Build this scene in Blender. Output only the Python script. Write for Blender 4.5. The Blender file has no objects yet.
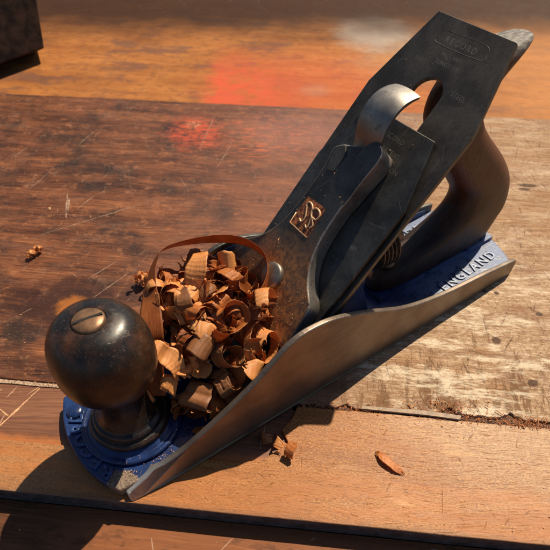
import bpy, bmesh, math, random
import numpy as np
from mathutils import Vector, Matrix
random.seed(7)
S = 0.001                                   # millimetres to metres
scene = bpy.context.scene
C = scene.collection
c45 = math.sqrt(.5)

# ------------------------------------------------------------------ helpers
def link(o):
    C.objects.link(o); return o

def obj(name, me, mat=None, parent=None, smooth=True, **props):
    if isinstance(me, bmesh.types.BMesh):
        m = bpy.data.meshes.new(name); me.to_mesh(m); me.free(); me = m
    o = bpy.data.objects.new(name, me)
    if mat is not None and not me.materials:
        for m in (mat if isinstance(mat, (list, tuple)) else [mat]): me.materials.append(m)
    if smooth:
        for p in me.polygons: p.use_smooth = True
    link(o)
    if parent is not None: o.parent = parent
    for k, v in props.items(): o[k] = v
    return o

def empty(name, loc, **props):
    o = bpy.data.objects.new(name, None); link(o); o.location = [v*S for v in loc]
    o.empty_display_size = .01
    for k, v in props.items(): o[k] = v
    return o

def finish(bm, doubles=1e-7):
    bmesh.ops.remove_doubles(bm, verts=bm.verts, dist=doubles)
    bmesh.ops.recalc_face_normals(bm, faces=bm.faces)
    return bm

def prism(outline, f0, f1, bm=None, side_mat=0, caps_mat=0):
    """outline: list of 2D; f0,f1 map (u,v)->3D (mm)"""
    bm = bm or bmesh.new()
    a = [bm.verts.new(Vector(f0(*p))*S) for p in outline]
    b = [bm.verts.new(Vector(f1(*p))*S) for p in outline]
    n = len(a)
    fa = bm.faces.new(a[::-1]); fb = bm.faces.new(b)
    fa.material_index = fb.material_index = caps_mat
    for i in range(n):
        f = bm.faces.new((a[i], a[(i+1) % n], b[(i+1) % n], b[i])); f.material_index = side_mat
    return bm

def lathe(profile, M=None, n=64, bm=None):
    bm = bm or bmesh.new(); rings = []
    M = M or Matrix.Identity(4)
    for r, z in profile:
        if r < 1e-4: rings.append([bm.verts.new((M @ Vector((0, 0, z)))*S)])
        else: rings.append([bm.verts.new((M @ Vector((r*math.cos(2*math.pi*k/n), r*math.sin(2*math.pi*k/n), z)))*S) for k in range(n)])
    for A, B in zip(rings, rings[1:]):
        for k in range(n):
            k2 = (k+1) % n
            if len(A) == 1 and len(B) == 1: continue
            if len(A) == 1: bm.faces.new((A[0], B[k2], B[k]))
            elif len(B) == 1: bm.faces.new((A[k], A[k2], B[0]))
            else: bm.faces.new((A[k], A[k2], B[k2], B[k]))
    return bm

def tube(pts, r, bm=None, n=8, taper=None):
    bm = bm or bmesh.new(); rings = []; P = [Vector(p) for p in pts]
    for i, p in enumerate(P):
        t = (P[min(i+1, len(P)-1)] - P[max(i-1, 0)]).normalized()
        up = Vector((0, 0, 1)) if abs(t.z) < .9 else Vector((1, 0, 0))
        a = t.cross(up).normalized(); b = t.cross(a)
        rr = r*(taper(i/(len(P)-1)) if taper else 1)
        rings.append([bm.verts.new((p + rr*(math.cos(2*math.pi*k/n)*a + math.sin(2*math.pi*k/n)*b))*S) for k in range(n)])
    for A, B in zip(rings, rings[1:]):
        for k in range(n): bm.faces.new((A[k], A[(k+1) % n], B[(k+1) % n], B[k]))
    bm.faces.new(rings[0][::-1]); bm.faces.new(rings[-1])
    return bm

def catmull(pts, m=8):
    P = [Vector(p) for p in pts]; out = []
    for i in range(len(P)-1):
        p0, p1, p2, p3 = P[max(i-1, 0)], P[i], P[i+1], P[min(i+2, len(P)-1)]
        for k in range(m):
            t = k/m
            out.append(.5*((2*p1)+(p2-p0)*t+(2*p0-5*p1+4*p2-p3)*t*t+(3*p1-p0-3*p2+p3)*t**3))
    out.append(P[-1]); return out

def bevel(o, w, seg=2, angle=30):
    m = o.modifiers.new('bevel', 'BEVEL'); m.width = w*S; m.segments = seg
    m.limit_method = 'ANGLE'; m.angle_limit = math.radians(angle)
    m.harden_normals = True
    return o

def autosmooth(o, ang=35):
    me = o.data
    bm = bmesh.new(); bm.from_mesh(me)
    for e in bm.edges:
        if len(e.link_faces) == 2 and e.calc_face_angle(0) > math.radians(ang): e.smooth = False
    bm.to_mesh(me); bm.free(); return o

def text_mesh(body, size, M, depth=.5, bev=0.0, space=1.0, align='CENTER'):
    """letters lying in the plane of matrix M (mm), as mesh"""
    cu = bpy.data.curves.new('txt', 'FONT'); cu.body = body; cu.size = size
    cu.extrude = depth; cu.bevel_depth = bev; cu.align_x = align; cu.align_y = 'CENTER'; cu.space_character = space
    cu.resolution_u = 3
    o = bpy.data.objects.new('txt', cu); C.objects.link(o)
    bpy.context.view_layer.update()
    me = bpy.data.meshes.new_from_object(o.evaluated_get(bpy.context.evaluated_depsgraph_get()))
    C.objects.unlink(o); bpy.data.objects.remove(o)
    me.transform(Matrix.Scale(S, 4) @ M)
    return me

def join_meshes(mes):
    bm = bmesh.new()
    for m in mes:
        bm.from_mesh(m); bpy.data.meshes.remove(m)
    return bm

# ------------------------------------------------------------------ node DSL
class NT:
    def __init__(s, name):
        s.mat = bpy.data.materials.new(name); s.mat.use_nodes = True
        s.t = s.mat.node_tree; s.t.nodes.clear()
        s.out = s.t.nodes.new('ShaderNodeOutputMaterial')
        s.bsdf = s.t.nodes.new('ShaderNodeBsdfPrincipled')
        s.t.links.new(s.bsdf.outputs[0], s.out.inputs[0])
        tc = s.t.nodes.new('ShaderNodeTexCoord')
        s.P = s.vm('SCALE', tc.outputs['Object'], scale=1000.0)      # millimetres
    def inp(s, sock, v):
        if isinstance(v, bpy.types.NodeSocket): s.t.links.new(v, sock)
        elif v is not None:
            if hasattr(sock.default_value, '__len__') and not hasattr(v, '__len__'): v = [v]*len(sock.default_value)
            if hasattr(v, '__len__') and len(sock.default_value) == 4 and len(v) == 3: v = tuple(v)+(1,)
            sock.default_value = v
    def vm(s, op, a, b=None, scale=None):
        n = s.t.nodes.new('ShaderNodeVectorMath'); n.operation = op
        s.inp(n.inputs[0], a)
        if b is not None: s.inp(n.inputs[1], b)
        if scale is not None: n.inputs['Scale'].default_value = scale
        return n.outputs['Value'] if op in ('LENGTH', 'DISTANCE', 'DOT_PRODUCT') else n.outputs[0]
    def m(s, op, a, b=None, c=None, clamp=False):
        n = s.t.nodes.new('ShaderNodeMath'); n.operation = op; n.use_clamp = clamp
        s.inp(n.inputs[0], a)
        if b is not None: s.inp(n.inputs[1], b)
        if c is not None: s.inp(n.inputs[2], c)
        return n.outputs[0]
    def noise(s, vec, scale, detail=4, rough=.55, dist=0, col=False):
        n = s.t.nodes.new('ShaderNodeTexNoise'); s.inp(n.inputs['Vector'], vec)
        n.inputs['Scale'].default_value = scale; n.inputs['Detail'].default_value = detail
        n.inputs['Roughness'].default_value = rough; n.inputs['Distortion'].default_value = dist
        return n.outputs[1 if col else 0]
    def ss(s, v, a, b):                                              # smoothstep a..b -> 0..1
        n = s.t.nodes.new('ShaderNodeMapRange'); n.interpolation_type = 'SMOOTHSTEP'
        s.inp(n.inputs[0], v); n.inputs[1].default_value = min(a, b); n.inputs[2].default_value = max(a, b)
        n.inputs[3].default_value = 0 if a < b else 1; n.inputs[4].default_value = 1 if a < b else 0
        return n.outputs[0]
    def mix(s, f, a, b, mode='MIX'):
        n = s.t.nodes.new('ShaderNodeMix'); n.data_type = 'RGBA'; n.blend_type = mode
        s.inp(n.inputs[0], f); s.inp(n.inputs[6], a); s.inp(n.inputs[7], b); return n.outputs[2]
    def ramp(s, f, stops):
        n = s.t.nodes.new('ShaderNodeValToRGB'); s.inp(n.inputs[0], f); r = n.color_ramp
        while len(r.elements) < len(stops): r.elements.new(.5)
        for e, (p, col) in zip(r.elements, stops): e.position = p; e.color = tuple(col)+(1,)
        return n.outputs[0]
    def xyz(s, v):
        n = s.t.nodes.new('ShaderNodeSeparateXYZ'); s.inp(n.inputs[0], v); return n.outputs
    def comb(s, x, y, z):
        n = s.t.nodes.new('ShaderNodeCombineXYZ'); s.inp(n.inputs[0], x); s.inp(n.inputs[1], y); s.inp(n.inputs[2], z); return n.outputs[0]
    def scratches(s, cell, length, width, seed=0., amin=0., amax=math.pi, curve=0.25, dens=1.0):
        """random line strokes: one per voronoi cell"""
        xy = s.xyz(s.P)
        v2 = s.comb(s.m('ADD', xy[0], seed*37.1), s.m('ADD', xy[1], seed*91.7), 0)
        wob = s.vm('SCALE', s.vm('SUBTRACT', s.noise(v2, .06, 1, col=True), (.5, .5, .5)), scale=cell*curve)
        v2 = s.vm('ADD', v2, wob)
        n = s.t.nodes.new('ShaderNodeTexVoronoi'); n.voronoi_dimensions = '2D'
        s.inp(n.inputs['Vector'], s.vm('SCALE', v2, scale=1.0/cell)); n.inputs['Scale'].default_value = 1
        d = s.vm('SUBTRACT', v2, s.vm('SCALE', n.outputs['Position'], scale=cell))
        dx = s.xyz(d); cr = s.t.nodes.new('ShaderNodeSeparateColor'); s.t.links.new(n.outputs['Color'], cr.inputs[0])
        ang = s.m('MULTIPLY_ADD', cr.outputs[0], amax-amin, amin)
        ca, sa = s.m('COSINE', ang), s.m('SINE', ang)
        u = s.m('ADD', s.m('MULTIPLY', dx[0], ca), s.m('MULTIPLY', dx[1], sa))
        w = s.m('SUBTRACT', s.m('MULTIPLY', dx[1], ca), s.m('MULTIPLY', dx[0], sa))
        L = s.m('MULTIPLY_ADD', cr.outputs[1], length*.8, length*.2)
        r = s.m('DIVIDE', s.m('ABSOLUTE', u), L)
        wid = s.m('MULTIPLY', s.m('SUBTRACT', 1, s.m('MULTIPLY', r, r), clamp=True), width)
        mask = s.ss(s.m('SUBTRACT', s.m('ABSOLUTE', w), wid), .12*width, -.5*width)
        on = s.m('LESS_THAN', cr.outputs[2], dens)
        return s.m('MULTIPLY', mask, on)
    def blot(s, x, y, rx, ry, ang=0, rag=.5, freq=.12, soft=.25):
        xy = s.xyz(s.P); ca, sa = math.cos(ang), math.sin(ang)
        dx = s.m('SUBTRACT', xy[0], x); dy = s.m('SUBTRACT', xy[1], y)
        u = s.m('ADD', s.m('MULTIPLY', dx, ca/rx), s.m('MULTIPLY', dy, sa/rx))
        v = s.m('SUBTRACT', s.m('MULTIPLY', dy, ca/ry), s.m('MULTIPLY', dx, sa/ry))
        d = s.m('SQRT', s.m('ADD', s.m('MULTIPLY', u, u), s.m('MULTIPLY', v, v)))
        d = s.m('MULTIPLY_ADD', s.m('SUBTRACT', s.noise(s.P, freq, 6, .7), .5), rag*2, d)
        return s.ss(d, 1+soft, 1-soft)
    def bump(s, h, strength=.3, dist=.3):
        n = s.t.nodes.new('ShaderNodeBump'); n.inputs['Strength'].default_value = strength
        n.inputs['Distance'].default_value = dist*S; s.inp(n.inputs['Height'], h); s.t.links.new(n.outputs[0], s.bsdf.inputs['Normal'])
    def fin(s, col, rough=.5, metal=0., spec=None, coat=None):
        b = s.bsdf.inputs
        s.inp(b['Base Color'], col); s.inp(b['Roughness'], rough); s.inp(b['Metallic'], metal)
        if spec is not None: s.inp(b['Specular IOR Level'], spec)
        if coat is not None: s.inp(b['Coat Weight'], coat); b['Coat Roughness'].default_value = .2
        return s.mat

# ------------------------------------------------------------------ materials
def grain(n, ax=.012, ay=.5, fine=1.0, dist=.0):
    xy = n.xyz(n.P)
    wob = n.m('MULTIPLY', n.m('SUBTRACT', n.noise(n.P, .012, 2), .5), 14)
    y = n.m('ADD', xy[1], wob)
    g1 = n.noise(n.comb(n.m('MULTIPLY', xy[0], ax), n.m('MULTIPLY', y, ay*.25), xy[2]), 1, 5, .6)
    g2 = n.noise(n.comb(n.m('MULTIPLY', xy[0], ax*4), n.m('MULTIPLY', y, ay*3), xy[2]), 1, 4, .65)
    g3 = n.noise(n.comb(n.m('MULTIPLY', xy[0], .16*fine), n.m('MULTIPLY', y, 2.6*fine), xy[2]), 1, 2, .5)   # pores
    return g1, g2, g3

def mat_dark_board():
    n = NT('dark_worn_board'); g1, g2, g3 = grain(n)
    xy = n.xyz(n.P)
    big = n.noise(n.P, .022, 5, .6)
    base = n.ramp(n.m('ADD', n.m('MULTIPLY', g1, .5), n.m('MULTIPLY', g2, .5)),
                  [(.32, (.014, .006, .004)), (.44, (.075, .026, .013)), (.56, (.18, .064, .028)), (.68, (.36, .14, .050))])
    dark = n.mix(n.ss(big, .52, .34), base, (.028, .017, .014))
    dark = n.mix(n.m('MULTIPLY', n.ss(n.noise(n.vm('MULTIPLY', n.P, (.6, 1.6, 1)), .055, 6, .7), .52, .68), .5), dark, (.19, .09, .055))
    # grey-mauve wear towards the middle
    warm = n.ss(xy[0], -40, 110)
    dark = n.mix(n.m('MULTIPLY', n.ss(n.noise(n.vm('MULTIPLY', n.P, (.4, 1.5, 1)), .16, 6, .75), .50, .62), .45), dark, (.035, .016, .012))
    dark = n.mix(n.m('MULTIPLY', n.ss(n.noise(n.vm('MULTIPLY', n.P, (.7, 1.3, 1)), .11, 6, .75), .56, .66), .5), dark, (.36, .15, .07))
    dark = n.mix(n.m('MULTIPLY', warm, .34), dark, (.27, .115, .080))
    fi = n.noise(n.vm('MULTIPLY', n.P, (.3, 2.4, 1)), .8, 6, .8)
    dark = n.mix(n.m('MULTIPLY', n.ss(fi, .54, .66), .38), dark, (.025, .012, .008))
    dark = n.mix(n.m('MULTIPLY', n.ss(fi, .46, .34), .20), dark, (.36, .19, .11))
    iso = n.noise(n.P, .05, 8, .78)
    dark = n.mix(n.m('MULTIPLY', n.ss(iso, .54, .66), .5), dark, (.022, .012, .010))
    dark = n.mix(n.m('MULTIPLY', n.ss(iso, .45, .35), .45), dark, (.30, .115, .050))
    fle = n.noise(n.vm('MULTIPLY', n.P, (.8, 1.1, 1)), .45, 6, .8)
    dark = n.mix(n.m('MULTIPLY', n.ss(fle, .60, .68), .5), dark, (.30, .19, .13))
    # pale bare wood on the right end
    edge = n.m('ADD', n.m('ADD', xy[0], n.m('MULTIPLY', n.m('SUBTRACT', 305, xy[1]), .22)),
               n.m('MULTIPLY', n.m('SUBTRACT', n.noise(n.vm('MULTIPLY', n.P, (.5, 1.4, 1)), .05, 6, .7), .5), 130))
    pm = n.ss(edge, 122, 190)
    pale = n.ramp(n.m('ADD', n.m('MULTIPLY', g1, .4), n.m('MULTIPLY', g2, .6)),
                  [(.3, (.16, .085, .045)), (.45, (.33, .205, .12)), (.58, (.45, .31, .19)), (.75, (.56, .43, .28))])
    fib = n.ss(g3, .60, .70)
    pale = n.mix(n.m('MULTIPLY', fib, .6), pale, (.17, .08, .04))
    crk = n.m('ABSOLUTE', n.m('SUBTRACT', n.noise(n.vm('MULTIPLY', n.P, (.35, 1.6, 1)), .10, 6, .75), .5))
    pale = n.mix(n.m('MULTIPLY', n.ss(crk, .012, .002), .75), pale, (.12, .055, .03))
    crk2 = n.m('ABSOLUTE', n.m('SUBTRACT', n.noise(n.vm('MULTIPLY', n.P, (1.6, .5, 1)), .07, 6, .75), .5))
    pale = n.mix(n.m('MULTIPLY', n.ss(crk2, .010, .002), .6), pale, (.15, .07, .04))
    spl = n.noise(n.vm('MULTIPLY', n.P, (.7, 1.4, 1)), .5, 6, .75)
    pale = n.mix(n.m('MULTIPLY', n.ss(spl, .53, .62), .65), pale, (.20, .105, .052))
    sp2 = n.noise(n.vm('MULTIPLY', n.P, (.6, 1.6, 1)), 1.3, 4, .8)
    pale = n.mix(n.m('MULTIPLY', n.ss(sp2, .55, .64), .5), pale, (.16, .08, .04))
    pale = n.mix(n.m('MULTIPLY', n.ss(spl, .44, .36), .45), pale, (.70, .58, .44))
    pale = n.mix(n.m('MULTIPLY', n.ss(n.noise(n.vm('MULTIPLY', n.P, (1, 1.2, 1)), .045, 6, .7), .52, .64), .65), pale, (.20, .10, .055))
    bp = n.noise(n.vm('MULTIPLY', n.P, (.6, 1.1, 1)), .022, 6, .7)
    bpz = n.m('MULTIPLY_ADD', n.ss(xy[1], 90, 190), .10, bp)
    pale = n.mix(n.m('MULTIPLY', n.ss(bpz, .52, .64), .7), pale, n.mix(n.ss(g2, .4, .6), (.19, .095, .045), (.36, .20, .10)))
    col = n.mix(pm, dark, pale)
    # strokes
    s1 = n.scratches(26, 12, .30, 1, .9, 2.0, dens=.6, curve=.12)
    s2 = n.scratches(13, 6, .24, 2, .6, 2.4, dens=.6, curve=.12)
    s3 = n.scratches(44, 28, .30, 3, .6, 2.2, dens=.45, curve=.06)
    s4 = n.scratches(8, 4.5, .20, 4, dens=.5)
    brk = n.ss(n.noise(n.P, .8, 4, .7), .40, .56)
    sc = n.m('MULTIPLY', n.m('MAXIMUM', n.m('MAXIMUM', s1, s2), n.m('MAXIMUM', s3, n.m('MULTIPLY', s4, .6))), brk)
    col = n.mix(n.m('MULTIPLY', n.m('MULTIPLY', sc, n.m('SUBTRACT', 1, pm)), .5), col, (.27, .17, .12))
    d1 = n.scratches(17, 10, .40, 5, 1.1, 2.1, dens=.7, curve=.15); d2 = n.m('MAXIMUM', n.scratches(9, 6, .20, 6, dens=.8, curve=.2), n.scratches(5, 3, .16, 16, .8, 2.3, dens=.7, curve=.2))
    dsc = n.m('MULTIPLY', n.m('MULTIPLY', n.m('MAXIMUM', d1, d2), pm), brk)
    col = n.mix(n.m('MULTIPLY', dsc, .75), col, (.085, .042, .024))
    ver = n.noise(n.vm('MULTIPLY', n.P, (1, .16, 1)), .16, 6, .72)
    vf = n.m('MULTIPLY_ADD', n.ss(xy[1], 120, 40), .16, ver)
    vf = n.m('MULTIPLY_ADD', n.m('SUBTRACT', n.noise(n.P, .5, 5, .8), .5), .10, vf)
    col = n.mix(n.m('MULTIPLY', n.m('MULTIPLY', n.ss(vf, .665, .69), n.ss(xy[1], 150, 60)), n.m('MULTIPLY', pm, .85)), col, (.15, .075, .035))
    wh = n.noise(n.vm('MULTIPLY', n.P, (.35, 1.3, 1)), .06, 9, .82)
    col = n.mix(n.m('MULTIPLY', n.m('MULTIPLY', n.ss(wh, .49, .60), n.m('MULTIPLY', pm, n.m('MULTIPLY_ADD', n.ss(xy[1], 200, 70), .7, .3))), .6), col, (.76, .66, .50))
    col = n.mix(n.m('MULTIPLY', n.m('MULTIPLY', n.ss(wh, .46, .34), pm), .6), col, (.24, .115, .050))
    # dark nail holes, paint marks, stains
    for (x, y, r, rr) in ((225, 217.5, 6.0, 2.0), (222, 213, 3.5, 1.5), (183, 118, 1.6, 1.2), (189, 117, 1.4, 1.2), (183.5, 84, 2.2, 2.2), (196, 60, 2.4, 2.0), (208, 104, 1.8, 1.5)):
        col = n.mix(n.m('MULTIPLY', n.blot(x, y, r, rr, 0, .5, .5), .85), col, (.06, .03, .02))
    red = n.m('MULTIPLY', n.blot(0, 262, 17, 20, .5, 1.2, .10, .6), n.ss(n.noise(n.vm('MULTIPLY', n.P, (.4, 1.2, 1)), .30, 6, .8), .40, .58))
    col = n.mix(n.m('MULTIPLY', red, .85), col, (.50, .075, .030))
    red2 = n.m('MULTIPLY', n.blot(52, 262, 34, 30, .2, .9, .12, .5), n.ss(n.noise(n.vm('MULTIPLY', n.P, (.25, 1.5, 1)), .35, 5, .7), .50, .62))
    col = n.mix(n.m('MULTIPLY', red2, .75), col, (.52, .12, .04))
    yel = n.m('MULTIPLY', n.blot(-3, 272, 5, 5, .8, .9, .5, .4), n.ss(n.noise(n.P, .7, 3), .5, .6))
    col = n.mix(n.m('MULTIPLY', yel, .5), col, (.60, .38, .20))
    col = n.mix(n.m('MULTIPLY', n.blot(-34, 88, 26, 15, .1, .9, .09, .3), .75), col, (.035, .013, .010))
    col = n.mix(n.m('MULTIPLY', n.blot(-30, 86, 8, 6, .3, .9, .22, .35), .75), col, (.36, .12, .022))
    col = n.mix(n.m('MULTIPLY', n.blot(70, 268, 36, 26, 0, .9, .06, .6), .35), col, (.30, .14, .11))
    col = n.mix(n.ss(n.noise(n.P, 1.1, 2), .725, .75), col, (.42, .25, .15))
    h = n.m('SUBTRACT', n.m('MULTIPLY', g2, .5), n.m('ADD', n.m('MULTIPLY', n.m('MAXIMUM', sc, dsc), 1.2), n.m('MULTIPLY', n.m('MULTIPLY', fib, pm), .5)))
    h = n.m('ADD', h, n.m('MULTIPLY', big, 1.2))
    n.bump(h, .55, .5)
    rough = n.m('ADD', n.m('MULTIPLY', pm, .25), n.m('MULTIPLY_ADD', n.noise(n.P, .08, 5, .7), .5, .28))
    return n.fin(col, rough, spec=.2)

def mat_light_board():
    n = NT('light_strip_wood'); g1, g2, g3 = grain(n, .010, .45, .9); xy = n.xyz(n.P)
    base = n.ramp(n.m('ADD', n.m('MULTIPLY', g1, .55), n.m('MULTIPLY', g2, .45)),
                  [(.3, (.20, .070, .017)), (.45, (.31, .118, .030)), (.6, (.41, .170, .048)), (.75, (.52, .25, .085))])
    pale = n.mix(n.ss(g2, .4, .65), (.36, .20, .088), (.58, .40, .23))
    e = n.m('ADD', n.m('ADD', xy[0], n.m('MULTIPLY', xy[1], 1.6)), n.m('MULTIPLY', n.m('SUBTRACT', n.noise(n.vm('MULTIPLY', n.P, (.3, 1.3, 1)), .07, 6, .7), .5), 130))
    pm = n.ss(e, 150, 225)
    col = n.mix(n.m('MULTIPLY', pm, .8), base, pale)
    pores = n.ss(g3, .60, .70)
    col = n.mix(n.m('MULTIPLY', pores, .40), col, (.15, .055, .022))
    gr_ = n.noise(n.vm('MULTIPLY', n.P, (.9, 1.5, 1)), 1.1, 3, .8)
    col = n.mix(n.m('MULTIPLY', n.ss(gr_, .50, .60), .62), col, (.12, .038, .012))
    col = n.mix(n.m('MULTIPLY', n.ss(gr_, .45, .35), .55), col, (.66, .37, .15))
    tear = n.m('MULTIPLY', n.m('ABSOLUTE', n.m('SUBTRACT', n.noise(n.vm('MULTIPLY', n.P, (.5, 1.3, 1)), .22, 5, .75), .5)), 1)
    col = n.mix(n.m('MULTIPLY', n.m('MULTIPLY', n.ss(tear, .014, .002), n.ss(n.m('ADD', xy[1], n.m('MULTIPLY', xy[0], .06)), 10, 24)), .8), col, (.22, .085, .035))
    spk = n.noise(n.vm('MULTIPLY', n.P, (.5, 1.6, 1)), 1.4, 2)
    col = n.mix(n.m('MULTIPLY', n.ss(spk, .57, .68), .30), col, (.16, .06, .025))
    left = n.ss(xy[0], 40, -20)
    col = n.mix(n.m('MULTIPLY', left, .35), col, (.34, .20, .11))
    col = n.mix(n.m('MULTIPLY', n.m('MULTIPLY', n.ss(xy[1], 9, 2), n.ss(n.noise(n.vm('MULTIPLY', n.P, (.15, 1, 1)), .2, 4, .6), .38, .58)), .6), col, (.40, .145, .042))
    s1 = n.m('MAXIMUM', n.scratches(24, 9, .25, 8, .3, 2.4, dens=.35, curve=.1), n.scratches(9, 2.5, .22, 9, dens=.45, curve=.1))
    col = n.mix(n.m('MULTIPLY', s1, .55), col, (.14, .06, .03))
    fl = n.noise(n.vm('MULTIPLY', n.P, (.35, 2.2, 1)), .75, 5, .8)
    col = n.mix(n.m('MULTIPLY', n.ss(fl, .54, .62), .65), col, (.12, .042, .014))
    bl = n.noise(n.vm('MULTIPLY', n.P, (.35, 1.4, 1)), .05, 6, .7)
    col = n.mix(n.m('MULTIPLY', n.ss(bl, .5, .66), .45), col, (.30, .105, .026))
    col = n.mix(n.m('MULTIPLY', n.ss(bl, .45, .33), .35), col, (.66, .40, .20))
    col = n.mix(n.m('MULTIPLY', n.ss(n.noise(n.P, .035, 5, .65), .56, .7), .4), col, (.25, .10, .04))
    edge = n.ss(n.m('ADD', xy[1], n.m('MULTIPLY', n.noise(n.P, .12, 3), 3)), -10.2, -13.4)
    col = n.mix(n.m('MULTIPLY', edge, .5), col, (.13, .075, .045))
    h = n.m('SUBTRACT', n.m('MULTIPLY', g2, .5), n.m('ADD', n.m('MULTIPLY', pores, .5), s1))
    n.bump(h, .5, .35)
    return n.fin(col, n.m('MULTIPLY_ADD', g2, .3, .36), spec=.3)

def mat_orange_board():
    n = NT('varnished_orange_board'); g1, g2, g3 = grain(n, .010, .35, .8); xy = n.xyz(n.P)
    base = n.ramp(n.m('ADD', n.m('MULTIPLY', g1, .6), n.m('MULTIPLY', n.noise(n.P, .03, 6, .65), .4)),
                  [(.25, (.14, .050, .016)), (.45, (.29, .108, .031)), (.58, (.38, .150, .043)), (.75, (.47, .21, .070))])
    col = n.mix(n.m('MULTIPLY', n.ss(n.noise(n.vm('MULTIPLY', n.P, (.6, 1.2, 1)), .028, 7, .7), .50, .62), .72), base, (.13, .065, .048))
    col = n.mix(n.m('MULTIPLY', n.ss(n.noise(n.vm('MULTIPLY', n.P, (.7, 1.2, 1)), .18, 5, .7), .50, .64), .55), col, (.16, .060, .026))
    wv = n.m('MULTIPLY', n.m('SUBTRACT', n.noise(n.P, .09, 6, .7), .5), 16)
    ex = n.m('ADD', n.m('ADD', xy[0], n.m('MULTIPLY', wv, 1.2)), n.m('MULTIPLY', n.m('SUBTRACT', xy[1], 304), .06))
    r = n.m('MULTIPLY', n.m('MULTIPLY', n.ss(ex, -9, 7), n.ss(n.m('ADD', ex, wv), 100, 22)), n.ss(n.m('ADD', n.m('ADD', xy[1], n.m('MULTIPLY', wv, 3)), n.m('MULTIPLY', xy[0], .4)), 432, 335))
    rr = n.blot(84, 340, 75, 58, 0, .5, .03, .7)
    col = n.mix(n.m('MULTIPLY', rr, .5), col, (.52, .105, .042))
    col = n.mix(n.m('MULTIPLY', r, n.ss(n.noise(n.P, .05, 7, .75), .30, .62)), col, (.54, .088, .042))
    col = n.mix(n.m('MULTIPLY', n.blot(84, 335, 12, 8, .2, .9, .12, .8), .3), col, (.38, .24, .16))
    col = n.mix(n.m('MULTIPLY', n.blot(133, 458, 34, 40, .2, .6, .05, .5), .70), col, (.42, .38, .33))
    col = n.mix(n.m('MULTIPLY', n.blot(175, 400, 60, 40, .2, .7, .05, .5), .35), col, (.50, .30, .16))
    col = n.mix(n.ss(xy[0], 175, 280), col, n.mix(.5, col, (.50, .22, .075)))
    # soft shadow from out of frame, painted as darkening towards the back
    back_shade = n.ss(n.m('SUBTRACT', n.m('ADD', xy[1], n.m('MULTIPLY', n.noise(n.P, .02, 4), 60)), n.m('MULTIPLY', xy[0], .09)), 430, 520)
    col = n.mix(n.m('MULTIPLY', back_shade, .95), col, (.035, .015, .007))
    col = n.mix(n.ss(n.noise(n.P, .35, 2), .77, .79), col, (.5, .38, .24))
    col = n.mix(n.m('MULTIPLY', n.scratches(40, 20, .5, 11, 0, 3.1, dens=.4), .5), col, (.12, .06, .04))
    speck = n.ss(g3, .6, .7); col = n.mix(n.m('MULTIPLY', speck, .4), col, (.15, .06, .02))
    n.bump(n.m('ADD', g2, n.noise(n.P, .08, 4)), .35, .5)
    return n.fin(col, n.m('MULTIPLY_ADD', n.noise(n.P, .07, 5, .7), .35, .45), spec=.08)

def mat_recess():
    n = NT('recessed_brown_wood'); g1, g2, g3 = grain(n)
    col = n.ramp(n.m('ADD', n.m('MULTIPLY', g1, .5), n.m('MULTIPLY', g2, .5)),
                 [(.3, (.07, .030, .018)), (.5, (.16, .065, .035)), (.7, (.30, .14, .07))])
    xy = n.xyz(n.P)
    col = n.mix(n.m('MULTIPLY', n.ss(n.m('ADD', xy[1], n.m('MULTIPLY', n.noise(n.P, .3, 4), 4)), 15, 10), .7), col, (.42, .14, .035))
    col = n.mix(n.m('MULTIPLY', n.scratches(16, 12, .35, 3, .8, 1.8, dens=.6), .7), col, (.5, .3, .18))
    n.bump(g2, .4, .4)
    return n.fin(col, .45, spec=.4)

def mat_lower_board():
    n = NT('lower_dark_board'); g1, g2, g3 = grain(n); xy = n.xyz(n.P)
    col = n.ramp(n.m('ADD', n.m('MULTIPLY', g1, .5), n.m('MULTIPLY', g2, .5)),
                 [(.3, (.035, .017, .009)), (.5, (.11, .045, .022)), (.7, (.22, .095, .042))])
    col = n.mix(n.m('MULTIPLY', n.ss(xy[0], -15, 20), .5), col, (.30, .105, .040))
    col = n.mix(n.m('MULTIPLY', n.ss(n.noise(n.vm('MULTIPLY', n.P, (.6, 1.5, 1)), .15, 6, .75), .5, .64), .5), col, (.035, .02, .014))
    s = n.scratches(17, 6, .25, 13, 0, 3.1, dens=.5, curve=.1)
    col = n.mix(n.m('MULTIPLY', s, .7), col, (.42, .30, .22))
    n.bump(g2, .4, .4)
    return n.fin(col, n.m('MULTIPLY_ADD', g1, .3, .4), spec=.15)

def simple(name, col, rough=.5, metal=0., var=.3, vs=.3, bump=.0, spec=None, coat=None):
    n = NT(name)
    v = n.noise(n.P, vs, 5, .65)
    dk = tuple(k*(1-var) for k in col); lt = tuple(min(1, k*(1+var)) for k in col)
    cc = n.mix(n.ss(v, .32, .68), dk, lt)
    if bump: n.bump(n.noise(n.P, vs*3, 5, .7), bump, .2)
    return n.fin(cc, n.m('MULTIPLY_ADD', n.noise(n.P, vs*1.7, 4, .7), .22, rough-.11), metal, spec, coat)

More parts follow.
